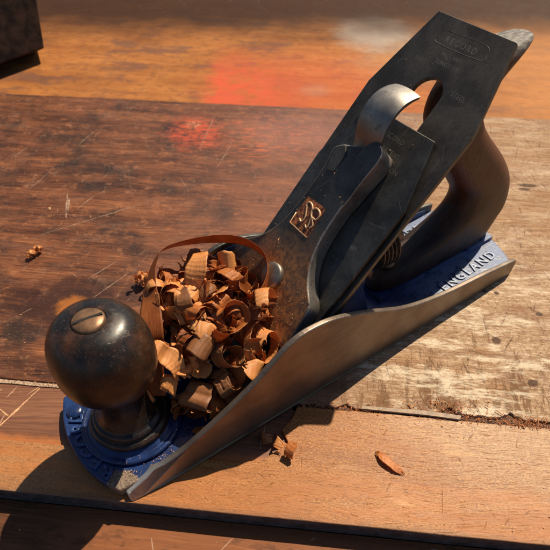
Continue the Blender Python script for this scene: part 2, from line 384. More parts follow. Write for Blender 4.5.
def mat_patina(name, a, b, rough=.4, rust=None):
    n = NT(name)
    v = n.noise(n.P, .07, 6, .65); f = n.noise(n.P, .9, 4, .7)
    col = n.mix(n.ss(v, .35, .65), a, b)
    col = n.mix(n.m('MULTIPLY', n.ss(f, .56, .70), .65), col, tuple(k*.3 for k in a))
    mo = n.noise(n.P, .22, 7, .78)
    col = n.mix(n.m('MULTIPLY', n.ss(mo, .56, .70), .35), col, tuple(min(1, k*1.9) for k in b))
    col = n.mix(n.m('MULTIPLY', n.ss(mo, .44, .34), .5), col, tuple(k*.45 for k in a))
    sc = n.scratches(9, 6, .06, 21, dens=.6, curve=.1)
    col = n.mix(n.m('MULTIPLY', sc, .45), col, (.5, .46, .42))
    metal = .85
    if rust:
        (x, y, z, r, rcol) = rust
        d = n.vm('DISTANCE', n.P, (x, y, z))
        d = n.m('MULTIPLY_ADD', n.m('SUBTRACT', n.noise(n.P, .12, 6, .7), .5), 22, d)
        rm = n.ss(d, r*1.35, r*.55)
        rm2 = n.m('MULTIPLY', rm, n.m('MULTIPLY_ADD', n.ss(n.noise(n.P, .45, 6, .75), .4, .6), .6, .4))
        col = n.mix(rm2, col, rcol)
        metal = n.m('SUBTRACT', .85, n.m('MULTIPLY', rm2, .8))
    n.bump(n.m('SUBTRACT', n.m('MULTIPLY', f, .6), sc), .25, .12)
    return n.fin(col, n.m('MULTIPLY_ADD', v, .3, rough-.15), metal)

def mat_blue():
    n = NT('blue_enamel'); xy = n.xyz(n.P)
    v = n.noise(n.P, .12, 5, .65)
    col = n.mix(n.ss(v, .35, .65), (.007, .018, .070), (.014, .038, .135))
    # rubbed, dusty enamel on the heel
    w = n.m('MULTIPLY', n.ss(xy[0], 165, 195), n.ss(n.noise(n.P, .22, 6, .72), .34, .52))
    col = n.mix(n.m('MULTIPLY', w, .55), col, (.13, .20, .37))
    chip = n.m('MAXIMUM', n.blot(13, -23.5, 5.6, 6.5, .2, .7, .22, .12),
               n.m('MULTIPLY', n.ss(n.noise(n.P, .35, 5, .75), .67, .70), 1))
    col = n.mix(chip, col, n.mix(n.ss(n.noise(n.P, 1.3, 4, .7), .4, .6), (.10, .07, .05), (.24, .17, .12)))
    dust = n.ss(n.noise(n.P, 1.6, 3), .66, .72)
    col = n.mix(n.m('MULTIPLY', dust, .45), col, (.42, .34, .28))
    n.bump(n.m('SUBTRACT', n.noise(n.P, .35, 5, .7), n.m('MULTIPLY', chip, .6)), .35, .5)
    return n.fin(col, n.m('MULTIPLY_ADD', n.m('MAXIMUM', w, chip), .25, .25), 0, spec=.5)

def mat_cheek():
    n = NT('worn_cast_iron'); v = n.noise(n.P, .05, 5, .6)
    br = n.noise(n.vm('MULTIPLY', n.P, (.05, 1, 2.2)), 1.2, 4, .6)
    col = n.mix(n.ss(v, .35, .65), (.15, .115, .090), (.23, .180, .140))
    col = n.mix(n.m('MULTIPLY', n.ss(br, .5, .7), .35), col, (.34, .31, .28))
    fs = n.noise(n.vm('MULTIPLY', n.P, (.9, 1, 2.0)), 1.6, 4, .8)
    col = n.mix(n.m('MULTIPLY', n.ss(fs, .56, .68), .45), col, (.07, .05, .038))
    sc = n.scratches(11, 8, .07, 51, dens=.8, curve=.1)
    col = n.mix(n.m('MULTIPLY', n.ss(n.noise(n.P, .5, 5, .7), .6, .72), .4), col, (.10, .06, .04))
    pol = n.m('MULTIPLY', n.ss(n.m('ADD', n.xyz(n.P)[0], n.m('MULTIPLY', br, 22)), 52, 22), n.m('MULTIPLY_ADD', fs, .5, .55))
    col = n.mix(pol, col, (.60, .60, .60))
    n.bump(n.m('ADD', br, n.m('MULTIPLY', fs, .8)), .30, .12)
    return n.fin(col, n.m('MULTIPLY_ADD', fs, .3, .26), .72, spec=.5)

def mat_knobwood():
    n = NT('ebonised_wood'); 
    v = n.noise(n.P, .09, 6, .65)
    g = n.noise(n.vm('MULTIPLY', n.P, (1.2, 1.2, .12)), 1.0, 4, .6)
    col = n.mix(n.ss(v, .42, .66), (.008, .0060, .005), (.055, .022, .010))
    col = n.mix(n.m('MULTIPLY', n.ss(g, .6, .72), .4), col, (.13, .07, .04))
    sc = n.scratches(7, 4, .09, 31, dens=.6)
    dust = n.ss(n.noise(n.P, 2.2, 2), .67, .72)
    ln = n.ss(n.m('ABSOLUTE', n.m('SUBTRACT', n.noise(n.vm('MULTIPLY', n.P, (.5, 1, 2)), .16, 3, .6), .5)), .006, .001)
    sc = n.m('MULTIPLY', ln, n.ss(n.noise(n.P, .25, 4, .7), .5, .6))
    col = n.mix(n.m('MULTIPLY', n.m('MAXIMUM', sc, dust), .45), col, (.26, .20, .15))
    n.bump(n.m('SUBTRACT', n.noise(n.P, .5, 5, .7), sc), .22, .2)
    return n.fin(col, n.m('MULTIPLY_ADD', n.noise(n.P, .25, 5, .7), .34, .18), 0, spec=.5)

def mat_tote():
    n = NT('dark_tote_wood'); xyz = n.xyz(n.P)
    v = n.noise(n.P, .05, 6, .6)
    g = n.noise(n.vm('MULTIPLY', n.P, (.09, 1.2, .09)), 1.0, 5, .6)
    col = n.mix(n.ss(n.m('ADD', n.m('MULTIPLY', v, .6), n.m('MULTIPLY', g, .4)), .40, .62), (.012, .007, .005), (.062, .026, .014))
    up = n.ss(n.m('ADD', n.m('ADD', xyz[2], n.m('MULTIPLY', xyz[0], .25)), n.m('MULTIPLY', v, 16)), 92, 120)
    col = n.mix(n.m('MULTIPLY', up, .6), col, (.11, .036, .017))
    # sunlit gloss on the horn top, painted in as pale grey
    w = n.m('MULTIPLY', n.ss(n.m('ADD', xyz[2], n.m('MULTIPLY', n.noise(n.P, .3, 5, .7), 7)), 109.0, 111.5), 1)
    ggrey = n.mix(n.ss(n.noise(n.vm('MULTIPLY', n.P, (.3, .9, .5)), .8, 5, .7), .35, .65), (.08, .065, .055), (.27, .245, .215))
    col = n.mix(w, col, ggrey)
    g4 = n.ss(n.noise(n.vm('MULTIPLY', n.P, (.25, 2.0, .12)), 1.0, 5, .75), .54, .66)
    col = n.mix(n.m('MULTIPLY', g4, .5), col, (.012, .006, .004))
    scr = n.scratches(8, 5, .09, 61, dens=.6)
    col = n.mix(n.m('MULTIPLY', scr, .35), col, (.22, .14, .09))
    n.bump(n.m('SUBTRACT', n.m('ADD', n.m('MULTIPLY', g, .6), n.noise(n.P, .12, 5, .7)), g4), .35, .3)
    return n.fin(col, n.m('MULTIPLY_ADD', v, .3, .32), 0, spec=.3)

def mat_shaving(name, a, b, trans=.35):
    n = NT(name)
    v = n.noise(n.P, .12, 4, .6)
    uv = n.t.nodes.new('ShaderNodeUVMap'); u = n.xyz(uv.outputs[0])
    g = n.noise(n.comb(n.m('MULTIPLY', u[0], .12), n.m('MULTIPLY', u[1], 3.5), 0), 1, 4, .7)
    cross = n.noise(n.comb(n.m('MULTIPLY', u[0], 1.3), n.m('MULTIPLY', u[1], .22), 3.3), 1, 4, .7)
    pore = n.ss(n.noise(n.comb(n.m('MULTIPLY', u[0], .5), n.m('MULTIPLY', u[1], 7), 9), 1, 2, .6), .58, .68)
    col = n.mix(n.ss(n.m('ADD', n.m('MULTIPLY', g, .6), n.m('MULTIPLY', v, .4)), .38, .64), a, b)
    col = n.mix(n.m('MULTIPLY', pore, .5), col, tuple(k*.3 for k in a))
    n.bump(n.m('ADD', n.m('MULTIPLY', cross, .5), n.m('MULTIPLY', g, .8)), .5, .3)
    n.fin(col, .42, 0, spec=.45)
    tr = n.t.nodes.new('ShaderNodeBsdfTranslucent'); n.t.links.new(col, tr.inputs[0])
    mx = n.t.nodes.new('ShaderNodeMixShader'); mx.inputs[0].default_value = trans
    n.t.links.new(n.bsdf.outputs[0], mx.inputs[1]); n.t.links.new(tr.outputs[0], mx.inputs[2])
    n.t.links.new(mx.outputs[0], n.out.inputs[0])
    return n.mat

M = dict(
    A=mat_dark_board(), Cb=mat_light_board(), O=mat_orange_board(), R=mat_recess(), D=mat_lower_board(),
    edge=simple('painted_shade_edge', (.055, .062, .072), .38, 0, .4, .25, .3, spec=.6),  # strip's front face: its shade and bluish sky reflection put into the colour
    gap=simple('gap_grime', (.085, .038, .020), .8, 0, .5, .9, .6),
    blue=mat_blue(), cheek=mat_cheek(),
    iron=mat_patina('dark_tool_steel', (.085, .073, .060), (.14, .12, .098), .47),
    cap=mat_patina('blued_cap_steel', (.070, .066, .060), (.125, .118, .107), .45),
    lever_cap=mat_patina('dark_lever_cap', (.068, .062, .055), (.12, .11, .098), .46, rust=(101, -6, 38, 27, (.40, .17, .055))),
    side=mat_patina('sunlit_bright_steel', (.27, .235, .20), (.44, .40, .35), .42),  # lever cap flanks: their sunlit brightness is put into the base colour
    lever=mat_patina('polished_lever', (.22, .20, .18), (.34, .315, .285), .47),
    nickel=simple('dull_nickel', (.26, .22, .18), .46, .9, .2, .4, .1),
    brass=simple('old_brass', (.21, .115, .062), .42, .55, .3, .3, .25),
    wheel=simple('tarnished_wheel', (.10, .065, .040), .45, .6, .5, .5, .3),
    copper=simple('copper_paint', (.30, .10, .035), .5, .2, .9, .55, .5),
    gold=simple('pale_gold', (.80, .50, .27), .4, .5, .15, .5),
    frog=simple('frog_iron', (.11, .062, .035), .42, .55, .5, .25, .4),
    knob=mat_knobwood(), tote=mat_tote(),
    block=simple('old_dark_block', (.030, .016, .010), .6, 0, .7, .12, .5, spec=.2),
    stamp=simple('stamp_scratch', (.19, .17, .145), .5, .5, .3, .5),
    sh_a=mat_shaving('shaving_light', (.66, .25, .070), (.93, .46, .165), .30),
    sh_b=mat_shaving('shaving_brown', (.50, .155, .036), (.76, .30, .085), .42),
    sh_c=mat_shaving('shaving_dark', (.26, .10, .036), (.44, .19, .075), .3),
    sh_h=mat_shaving('shaving_red_hoop', (.30, .075, .018), (.50, .165, .045), .45),
    dust=simple('sawdust', (.55, .30, .15), .8, 0, .4, 1.),
    dust_r=simple('reddish_sawdust', (.46, .16, .05), .8, 0, .4, 1.),
    mark=simple('pale_scratch', (.30, .19, .125), .6, 0, .6, .6, .2),
)

# ------------------------------------------------------------------ workbench (bench frame turned)
PH = -0.7191730156789429
def bench_obj(name, bm, mat, smooth=False, **kw):
    o = obj(name, bm, mat, smooth=smooth, **kw); o.rotation_euler = (0, 0, PH); return o
def jag(x0, x1, y, amp, step, seed):
    r = random.Random(seed); pts = []; x = x0; d = 0
    while (x < x1 if x1 > x0 else x > x1):
        d = .6*d + r.uniform(-amp, amp); pts.append((x, y+d)); x += step*r.uniform(.5, 1.5)*(1 if x1 > x0 else -1)
    pts.append((x1, y)); return pts
def slab(outline, ztop, zbot, mats=1):
    return finish(prism(outline, lambda u, v: (u, v, zbot), lambda u, v: (u, v, ztop), side_mat=0))

st = dict(kind='structure')
# light strip: full strip b -14.7..7.2, wide part right of the recess up to the seam
out = jag(-620, 520, -14.7, .10, 7, 1)
r0 = [(520, 36.9)] + [(x, y) for x, y in jag(500, 90, 36.5, .22, 3, 2)] + [(88, 30), (84, 24), (87.5, 18), (82, 13), (78, 9.5), (70, 7.4)]
out += r0 + [(x, y) for x, y in jag(62, -620, 7.2, .12, 9, 3)][0:]
bm = finish(prism(out, lambda u, v: (u, v, -9.8), lambda u, v: (u, v, 0), side_mat=0))
for f in bm.faces:
    if abs(f.normal.z) < .5 and f.normal.y < -.5 and f.calc_center_median().y < -.010: f.material_index = 1
ob = bench_obj('bench_board', bm, [M['Cb'], M['edge']], **st)
bevel(ob, .5, 2, 50)
# recessed board left of it
bench_obj('bench_board', slab([(-620, 7), (92, 7), (92, 37.2), (-620, 37.2)], -1.5, -14), M['R'], **st)
# big dark board, chewed front edge on the right
_r = random.Random(12); JAG = []; _x = 99
while _x < 238:
    _base = 37.9 + (1.6 if 150 < _x < 200 else 0) + (1.5 if _x > 200 else 0)
    _bite = 2.5*math.exp(-((_x-112)/2.5)**2) + 2.5*math.exp(-((_x-121)/1.8)**2) + 4*math.exp(-((_x-157)/3.0)**2) + 3.5*math.exp(-((_x-183)/4)**2)
    JAG.append((_x, _base+_bite*_r.uniform(.6, 1.05)+_r.uniform(-.5, .6))); _x += _r.uniform(.7, 2.2)
e = [(x, y) for x, y in jag(-620, 88, 38.0, .22, 5, 4)]
e += [(92, 38), (97, 39)] + JAG + [(240, 41), (520, 42)]
bm = slab(e + [(520, 304.7)] + [(x, y) for x, y in jag(515, -620, 304.7, .22, 6, 5)], -.25, -14)
ob = bench_obj('bench_board', bm, M['A'], **st); bevel(ob, .6, 2, 40)
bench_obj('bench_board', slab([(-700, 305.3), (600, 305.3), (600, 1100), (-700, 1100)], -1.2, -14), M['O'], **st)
bench_obj('bench_seam', slab([(-700, 30), (600, 30), (600, 312), (-700, 312)], -14.2, -16), M['gap'], **st)
bench_obj('bench_seam', slab([(-300, 36.2)] + jag(-296, 62, 36.0, .18, 3, 31) + [(62, 38.4), (-300, 38.4)], -1.0, -3), simple('packed_dust', (.36, .25, .17), .85, 0, .5, .9, .6), **st)
bench_obj('bench_seam', slab([(88, 35), (520, 35), (520, 62), (88, 62)], -1.5, -8), M['gap'], **st)
bench_obj('bench_board', slab([(-620, -300), (520, -300), (520, -14.9), (-620, -14.9)], -9.7, -26), M['D'], **st)

def BW(a, b, z=0):
    return Vector((a*math.cos(PH)-b*math.sin(PH), a*math.sin(PH)+b*math.cos(PH), z))

# visible long gouges and scratches cut in the dark board (thin slivers of pale wood)
def marks(segs, seed, z):
    r = random.Random(seed); bm = bmesh.new()
    for (a0, b0, a1, b1, w) in segs:
        d = Vector((a1-a0, b1-b0)); L = d.length; d.normalize(); nn = Vector((-d.y, d.x)); k = max(3, int(L/2.2)); L_, R_ = [], []
        for i in range(k+1):
            t = i/k; ww = w*(math.sin(math.pi*min(max(t, .03), .97))**.5)*r.uniform(.35, 1.1)/2
            off = r.uniform(-.12, .12)
            p = Vector((a0, b0))+d*L*t+nn*off
            L_.append(bm.verts.new(Vector((*(p+nn*ww), z))*S)); R_.append(bm.verts.new(Vector((*(p-nn*ww), z))*S))
        for i in range(k): bm.faces.new((R_[i], R_[i+1], L_[i+1], L_[i]))
    return bm
segs = [(-66, 181, -58, 156, 1.3), (-63, 176, -59, 160, 1.5), (-66, 140, -10, 178, .45), (-54, 166, -48, 180, .5), (-92, 182, -86, 200, .5), (-118, 214, -112, 232, .4), (-78, 238, -71, 258, .4),
        (8, 238, 11, 290, .4), (24, 218, 29, 250, .4), (-104, 122, -95, 136, .5), (-28, 106, -16, 122, .5), (-21, 92, -8, 112, .5)]
for i in range(170):
    a = random.uniform(-210, 110); b = 60+238*random.random()**.8; an = random.gauss(1.25, .5); L = random.choice((1.2, 2, 2.5, 3.5, 5, 8))*random.uniform(.7, 1.3)
    segs.append((a, b, a+L*math.cos(an), b+L*math.sin(an), random.uniform(.15, .4)))
bench_obj('bench_scratches', marks(segs, 3, -.22), M['mark'], **st)
bench_obj('bench_scratches', marks([(-38.5, 12.5, -28, 35, 1.1), (-44, 24, -36, 19, .8), (-50, 16, -41, 13, .4)], 5, -1.46), M['dust'], **st)
bench_obj('bench_scratches', marks([(103, 34, 103.6, 21, .3), (109, 26, 112, 31, .3), (168, 35, 160, 25, .4)], 6, .04), M['mark'], **st)

# ------------------------------------------------------------------ the hand plane
XM = 69.42
def I(s, y, t): return (XM+s*c45-t*c45, y, s*c45+t*c45)
plane = empty('hand_plane', (120, 0, 0), label='blue metal hand plane with dark wooden knob and handle, resting on the workbench', category='hand plane')
PO = Vector((120, 0, 0))
def part(name, bm, mat, parent=None, smooth=True, **kw):
    """parts are built in world millimetres, then moved into the plane's frame"""
    o = obj(name, bm, mat, smooth=smooth, **kw)
    if parent is None:
        o.parent = plane; o.location = -PO*S
    else:
        o.parent = parent
    return o

# bed (sole)
def toe_x(y): return 2.8+9.6*(abs(y-3)/31)**2.3 if y < 3 else 2.8+9.6*((y-3)/31)**2.1
def heel_x(y): return 246-9.4*(abs(y)/31)**2
ys = [-25.6+54.1*i/28 for i in range(29)]
outl = [(toe_x(y), y) for y in ys] + [(heel_x(-28.5+57*i/28), -28.5+57*i/28) for i in range(28, -1, -1)] + [(66, -28.5), (46, -27.2)]
bm = finish(prism(outl, lambda u, v: (u, v, 0.02), lambda u, v: (u, v, 5.2), side_mat=0))
bed = part('bed', bm, [M['blue']], smooth=False); bevel(bed, .8, 3, 40)
# boss ring round the knob + raised rim along toe
ringM = Matrix.Translation((28.5, 0, 0))
bm = lathe([(14, 5), (19.6, 5), (20.6, 5.5), (20.9, 6.4), (20.4, 7.2), (19.4, 7.3), (18.6, 6.8), (17.6, 7.2), (16.8, 8.2), (15, 8.4), (0, 8.4)], ringM, 72)
part('knob_boss', finish(bm), M['blue'], bed)
bm = lathe([(0, 5), (3.6, 5), (3.4, 6.2), (2.4, 6.9), (0, 7)], Matrix.Translation((10.6, 18.0, 0)), 24)
part('casting_pip', finish(bm), M['blue'], bed)
# raised lettering on toe
mes = []
for ch, (x, y) in zip('RECORD', ((9.2, -15.8), (7.9, -9.6), (7.1, -3.2), (6.9, 3.2), (7.7, 9.2), (9.3, 14.6))):
    # tops point at the toe edge (outwards from the knob)
    up = Vector((x-28.5, y, 0)).normalized(); right = up.cross(Vector((0, 0, 1)))
    Mx = Matrix((( right.x, up.x, 0, x+.9), (right.y, up.y, 0, y), (0, 0, 1, 5.2), (0, 0, 0, 1)))
    mes.append(text_mesh(ch, 7.6, Mx, .85, .2))
part('raised_lettering', join_meshes(mes), simple('highlit_letter_enamel', (.022, .048, .15), .28, 0, .5, .5, .2), bed, smooth=False)  # lighter blue paints in the highlights and worn edges of the toe letters
# heel lettering
d = Vector((1, .06, 0)).normalized(); u = Vector((-.06, 1, 0)).normalized()
rub = simple('rubbed_letters', (.15, .19, .28), .4, .1, .5, .5, .2)
part('raised_lettering', join_meshes([text_mesh('ENGLAND', 7.6, Matrix(((d.x, u.x, 0, 214), (d.y, u.y, 0, -19.6), (0, 0, 1, 5.2), (0, 0, 0, 1))), .55, .14, 1.32)]), rub, bed, smooth=False)
part('raised_lettering', join_meshes([text_mesh('MADE IN', 7.6, Matrix(((1, 0, 0, 214), (0, 1, 0, 20.5), (0, 0, 1, 5.2), (0, 0, 0, 1))), .55, .14, 1.32)]), rub, bed, smooth=False)
# rib bordering heel text
part('tote_pad', finish(prism([(160, -9.6), (168, -10.2), (244.6, -9.6), (245.2, 9.6), (168, 10.2), (160, 9.6)], lambda x, y: (x, y, 5), lambda x, y: (x, y, 7.4))), M['blue'], bed, smooth=False)

prof = [(12.4, 4.2), (22, 7.2), (36, 12.9), (47.5, 19.8), (59, 27.2), (70, 33.6), (79, 40.4), (86, 45.6), (93.3, 48.1), (102.5, 47.8), (111, 45.6), (120, 42.0),
        (128, 38.2), (136, 34.3), (146, 29.2), (157, 25), (170, 21.6), (185.5, 18.6), (206, 15.9), (222, 13.2), (232, 11.6), (236.2, 10.6)]
top = [(v.x, v.y-.9-(1.0*math.exp(-((v.x-185)/45)**2))) for v in catmull([(x, z, 0) for x, z in prof], 4)]
for side, y0, y1 in ((-1, -31.2, -28.6), (1, 31.2, 28.6)):
    ol = [(12.4, 0)] + top + [(237, 9.0), (237, 0)] + [(x, 0) for x in (46, 40, 34, 28, 22, 17)]
    bm = finish(prism(ol, lambda x, z: (x, y0, z), lambda x, z: (x, y1, z)))
    for v in bm.verts:                                        # the cheeks draw in a little towards the toe
        x = v.co.x/S
        if x < 46: v.co.y -= side*1.2*((46-x)/34)**2*S
        if x < 62 and side < 0: v.co.y += 5.6*min(1, v.co.z/S/7.5)*((62-x)/50)**1.4*S
    ck = part('cheek', bm, M['cheek'] if side < 0 else M['cap'], smooth=False)
    bevel(ck, .75, 3, 50)
    if side > 0:   # enamelled inner face of the far cheek
        pass
# blue enamel skin inside both cheeks
for y0, y1 in ((-28.55, -28.1), (28.55, 28.1)):
    ol = [(46, 5)] + [(x, z-2.4) for x, z in top if 48 < x < 232] + [(232, 5)]
    part('inner_enamel', finish(prism(ol, lambda x, z: (x, y0, z), lambda x, z: (x, y1, z))), M['blue'], bed, smooth=False)

# frog
ol = [I(8, 0, -2.6)[::2], I(106, 0, -2.6)[::2], I(107, 0, -6)[::2], I(96, 0, -8.5)[::2], I(60, 0, -11)[::2], I(30, 0, -14)[::2], (XM+14, 5.5), (XM+6, 5.5)]
fr = part('frog', finish(prism(ol, lambda x, z: (x, -22.5, z), lambda x, z: (x, 22.5, z))), M['frog'], smooth=False); bevel(fr, 1.0, 3, 30)
ol = [(XM+10, 5), I(30, 0, -5)[::2], I(98, 0, -5)[::2], (143, 62), (140, 48), (141, 30), (147, 14), (149, 5)]
bevel(part('frog_body', finish(prism(ol, lambda x, z: (x, -14, z), lambda x, z: (x, 14, z))), M['blue'], fr, smooth=False), 1.2, 3, 30)
# knurled depth wheel behind the frog
wm = Matrix.Translation((157, -2.5, 38)) @ Matrix.Rotation(math.radians(90), 4, 'Y')
pf = [(0, -6)]
for k in range(5): pf += [(9.0, -5.6+k*2.3), (10.4, -4.9+k*2.3), (10.4, -4.3+k*2.3), (9.0, -3.7+k*2.3)]
pf += [(0, 6.4)]
wh = part('depth_wheel', finish(lathe(pf, wm, 48)), M['wheel'], smooth=False)
part('threaded_stud', finish(lathe([(0, -12), (3.2, -12), (3.2, 14), (0, 14)], wm, 20)), M['brass'], wh)

# iron (blade)
TH = 2.1
hw = 26.3
ol = [(3, -hw), (3, hw), (136.2, hw), (166.6, 17.3), (166.6, -17.3), (136.2, -hw)]
def iron_bm():
    # plate with a rounded slot: built as a ring of quads between outer outline and slot outline
    slot = [(60, -5.6)]
    slot_pts = [(60, 5.6), (60, -5.6)]
    top_arc = [(140.8+6.3*math.cos(a), .2+6.3*math.sin(a)) for a in [math.radians(-90+180*k/12) for k in range(13)]]
    inner = [(60, 6.5), (60, -6.1)] + top_arc      # clockwise-ish
    bm = bmesh.new()
    def ring(pts, t): return [bm.verts.new(Vector(I(s, y, t))*S) for s, y in pts]
    outer = [(3, hw), (3, -hw), (136.2, -hw), (166.6, -17.3), (166.6, 17.3), (136.2, hw)]
    for t in (0, -TH):
        o = ring(outer, t); i = ring(inner, t)
        eo = [bm.edges.new((o[k], o[(k+1) % len(o)])) for k in range(len(o))]
        ei = [bm.edges.new((i[k], i[(k+1) % len(i)])) for k in range(len(i))]
        bmesh.ops.triangle_fill(bm, use_beauty=True, edges=eo+ei)
        if t == 0: O1, I1 = o, i
    for A, B in ((O1, o), (I1, i)):
        for k in range(len(A)): bm.faces.new((A[k], A[(k+1) % len(A)], B[(k+1) % len(A)], B[k]))
    bmesh.ops.recalc_face_normals(bm, faces=bm.faces)
    return bm
ir = part('blade', iron_bm(), M['iron'], smooth=False); bevel(ir, .28, 2, 40)
def Imat(s, y, t, rot=0):
    """text frame on the inclined plates: right = -y, up = +s"""
    ex = Vector((0, -1, 0)); ey = Vector((c45, 0, c45)); ez = Vector((-c45, 0, c45))
    m = Matrix(((ex.x, ey.x, ez.x, 0), (ex.y, ey.y, ez.y, 0), (ex.z, ey.z, ez.z, 0), (0, 0, 0, 1)))
    p = I(s, y, t)
    return Matrix.Translation(p) @ m @ Matrix.Rotation(rot, 4, 'Z')
mes = [text_mesh('RECORD', 3.0, Imat(159.3, 0.3, .004), .003, 0, 1.3), text_mesh('ENGLAND', 1.7, Imat(154.8, 0.4, .004), .003, 0, 1.2),
       text_mesh('BEST', 2.1, Imat(150.4, 11.4, .004, .12), .003, 0, 1.15), text_mesh('TUNGSTEN', 2.0, Imat(152.0, 0.2, .004), .003, 0, 1.15), text_mesh('STEEL', 2.3, Imat(144.8, -11.8, .004, -.05), .003, 0, 1.1)]
part('stamped_lettering', join_meshes(mes), M['stamp'], ir, smooth=False)
# cartouche line
cart = [(162, 9), (162.4, -8), (160, -10.6), (157.6, -9.6), (157.2, 9), (159.2, 11), (161.6, 9.8)]
part('stamped_border', tube(catmull([I(s, y, .0) for s, y in cart], 6), .05, n=5), M['stamp'], ir)

# cap iron
ol = [(8, 24.6), (104.5, 24.6), (128.8, 16.8), (128.8, -16.8), (104.5, -24.6), (8, -24.6)]
ci = part('cap_iron', finish(prism(ol, lambda s, y: I(s, y, .12), lambda s, y: I(s, y, 2.6))), M['cap'], smooth=False); bevel(ci, .4, 2, 30)
mes = [text_mesh('RECORD', 2.6, Imat(123.0, -6.9, 2.604), .003, 0, 1.1, 'RIGHT'), text_mesh('PATENT', 2.4, Imat(118.2, -9.2, 2.604), .003, 0, 1.1, 'RIGHT'),
       text_mesh('CAP IRON', 2.4, Imat(113.2, -12.6, 2.604), .003, 0, 1.1, 'RIGHT')]
part('stamped_mark', text_mesh('BM', 2.2, Imat(83.5, -16.6, 2.604, .2), .003), M['stamp'], ci, smooth=False)
part('stamped_lettering', join_meshes(mes), M['stamp'], ci, smooth=False)

# lever cap
YC = 1.9
hwp = [(36, 24.6), (50, 24.8), (55.5, 24.6), (58.5, 23.2), (62, 19.0), (66, 15.4), (70.5, 12.6), (76, 10.6), (84, 9.4), (94, 9.0), (102, 9.4), (108, 10.4), (112, 10.4), (114.6, 8.4), (115.6, 5.0)]
rt = [(s, YC-w) for s, w in hwp]; lf = [(s, YC+w) for s, w in hwp[:-3]] + [(111, YC+7.5)]
rtc = [(v.x, v.y) for v in catmull([(s, y, 0) for s, y in rt], 4)]; lfc = [(v.x, v.y) for v in catmull([(s, y, 0) for s, y in lf], 4)]
def ttop(s): 
    if s < 58: return 11.4-.18*(58-s)
    if s > 104: return 11.4-.8*((s-104)/11)**2
    return 11.4
ol = rtc + lfc[::-1]
bm = finish(prism(ol, lambda s, y: I(s, y, 2.7), lambda s, y: I(s, y, ttop(s)), side_mat=1))
for f in bm.faces:
    if len(f.verts) > 4: f.material_index = 0
lc = part('lever_cap', bm, [M['lever_cap'], M['side']], smooth=False); bevel(lc, .9, 3, 40)
# nose: rounded raised cheek on the right of the lever
nose = [(v.x, v.y) for v in catmull([(93, -4.2, 0), (92, -7.0, 0), (104, -8.4, 0), (111, -9.3, 0), (115, -8.6, 0), (117, -5.6, 0), (116.4, -2.2, 0), (112, -.6, 0), (104, -1.8, 0)], 5)]
bm = finish(prism(nose, lambda s, y: I(s, y, 3), lambda s, y: I(s, y, 10.9+1.9*min(1, max(0, (s-92)/18))), side_mat=1))
bevel(part('pivot_lug', bm, [M['lever_cap'], M['side']], lc, smooth=False), 1.9, 5, 30)
nose2 = [(101, 5.0), (100, 8.6), (104, 10.2), (109.5, 10.4), (111, 7.5), (108, 5.0)]
bevel(part('pivot_lug', finish(prism(nose2, lambda s, y: I(s, y, 3), lambda s, y: I(s, y, 11.75))), M['lever_cap'], lc, smooth=False), .3, 3, 30)
# hinge pin
part('pivot_pin', tube([I(107, 10.8, 8), I(107, -6.2, 8)], 1.6, n=14), M['side'], lc)
# badge: copper square with the looped monogram
bd = part('badge', finish(prism([(88.6, 8.6), (88.9, -2.0), (76.0, -2.9), (76.4, 9.1)], lambda s, y: I(s, y, 11.2), lambda s, y: I(s, y, 11.52))), M['copper'], lc, smooth=False)
logo = [(80.0, 5.7), (79.4, 4.4), (80.6, 3.6), (82.4, 4.1), (84.7, 5.7), (86.1, 6.8), (87.1, 6.2), (86.8, 4.3), (85.1, 2.5), (82.7, 1.2), (80.1, 0.2), (78.8, 0.4), (79.5, 1.6)]
logo2 = [(79.7, -1.1), (81.0, -1.7), (82.4, -0.3), (84.0, 2.1), (85.6, 2.8), (86.9, 1.5), (86.5, -0.7), (85.1, -1.7), (83.4, -1.2), (83.3, 0.5)]
part('monogram', tube(catmull([I(s, y, 11.6) for s, y in logo], 5), .36, n=8), M['gold'], bd)
part('monogram', tube(catmull([I(s, y, 11.75) for s, y in logo2], 5), .36, n=8), M['gold'], bd)
fr_ = [(81, 8.8), (76.5, 8.7), (76.2, -2.5)]
part('badge_lit_edge', tube([I(s, y, 11.5) for s, y in fr_], .26, n=6), M['gold'], bd)  # gold tube painting in the lit left and lower edges of the badge
# lever cap screw
sm = Matrix.Translation(I(56.2, .6, 11.2)) @ Matrix(((0, c45, -c45, 0), (-1, 0, 0, 0), (0, c45, c45, 0), (0, 0, 0, 1)))
sc = part('lever_cap_screw', finish(lathe([(0, -5), (5.2, -5), (5.3, 1.2), (4.9, 1.7), (3.8, 2.0), (0, 2.1)], sm, 48)), M['nickel'], lc)
# cam lever: arched plate
lp = [(111.5, 7.6), (114, 8.8), (116.5, 11.2), (119.5, 13.6), (123, 15.2), (127, 15.8), (131, 14.8), (134.2, 12.6), (136.8, 9.8)]
lpc = [(v.x, v.y) for v in catmull([(s, t, 0) for s, t in lp], 5)]
bm = bmesh.new(); rows = []
for k, (s, t) in enumerate(lpc):
    f = k/(len(lpc)-1); w = 6.1+.7*math.sin(f*math.pi)
    yc = 1.4-.9*f
    sn = lpc[min(k+1, len(lpc)-1)]; sp = lpc[max(k-1, 0)]; tx, tt = sn[0]-sp[0], sn[1]-sp[1]; L = math.hypot(tx, tt); nx, nt = -tt/L, tx/L
    th = 1.5 if f < .8 else 1.5-.7*(f-.8)/.2
    row = []
    for j in range(9):
        g = -1+2*j/8; cr = .7*(1-g*g)
        row.append(bm.verts.new(Vector(I(s+nx*cr, yc+g*w, t+nt*cr))*S))
    for j in range(8, -1, -1):
        g = -1+2*j/8; cr = .7*(1-g*g)-th
        row.append(bm.verts.new(Vector(I(s+nx*cr, yc+g*w*.97, t+nt*cr))*S))
    rows.append(row)
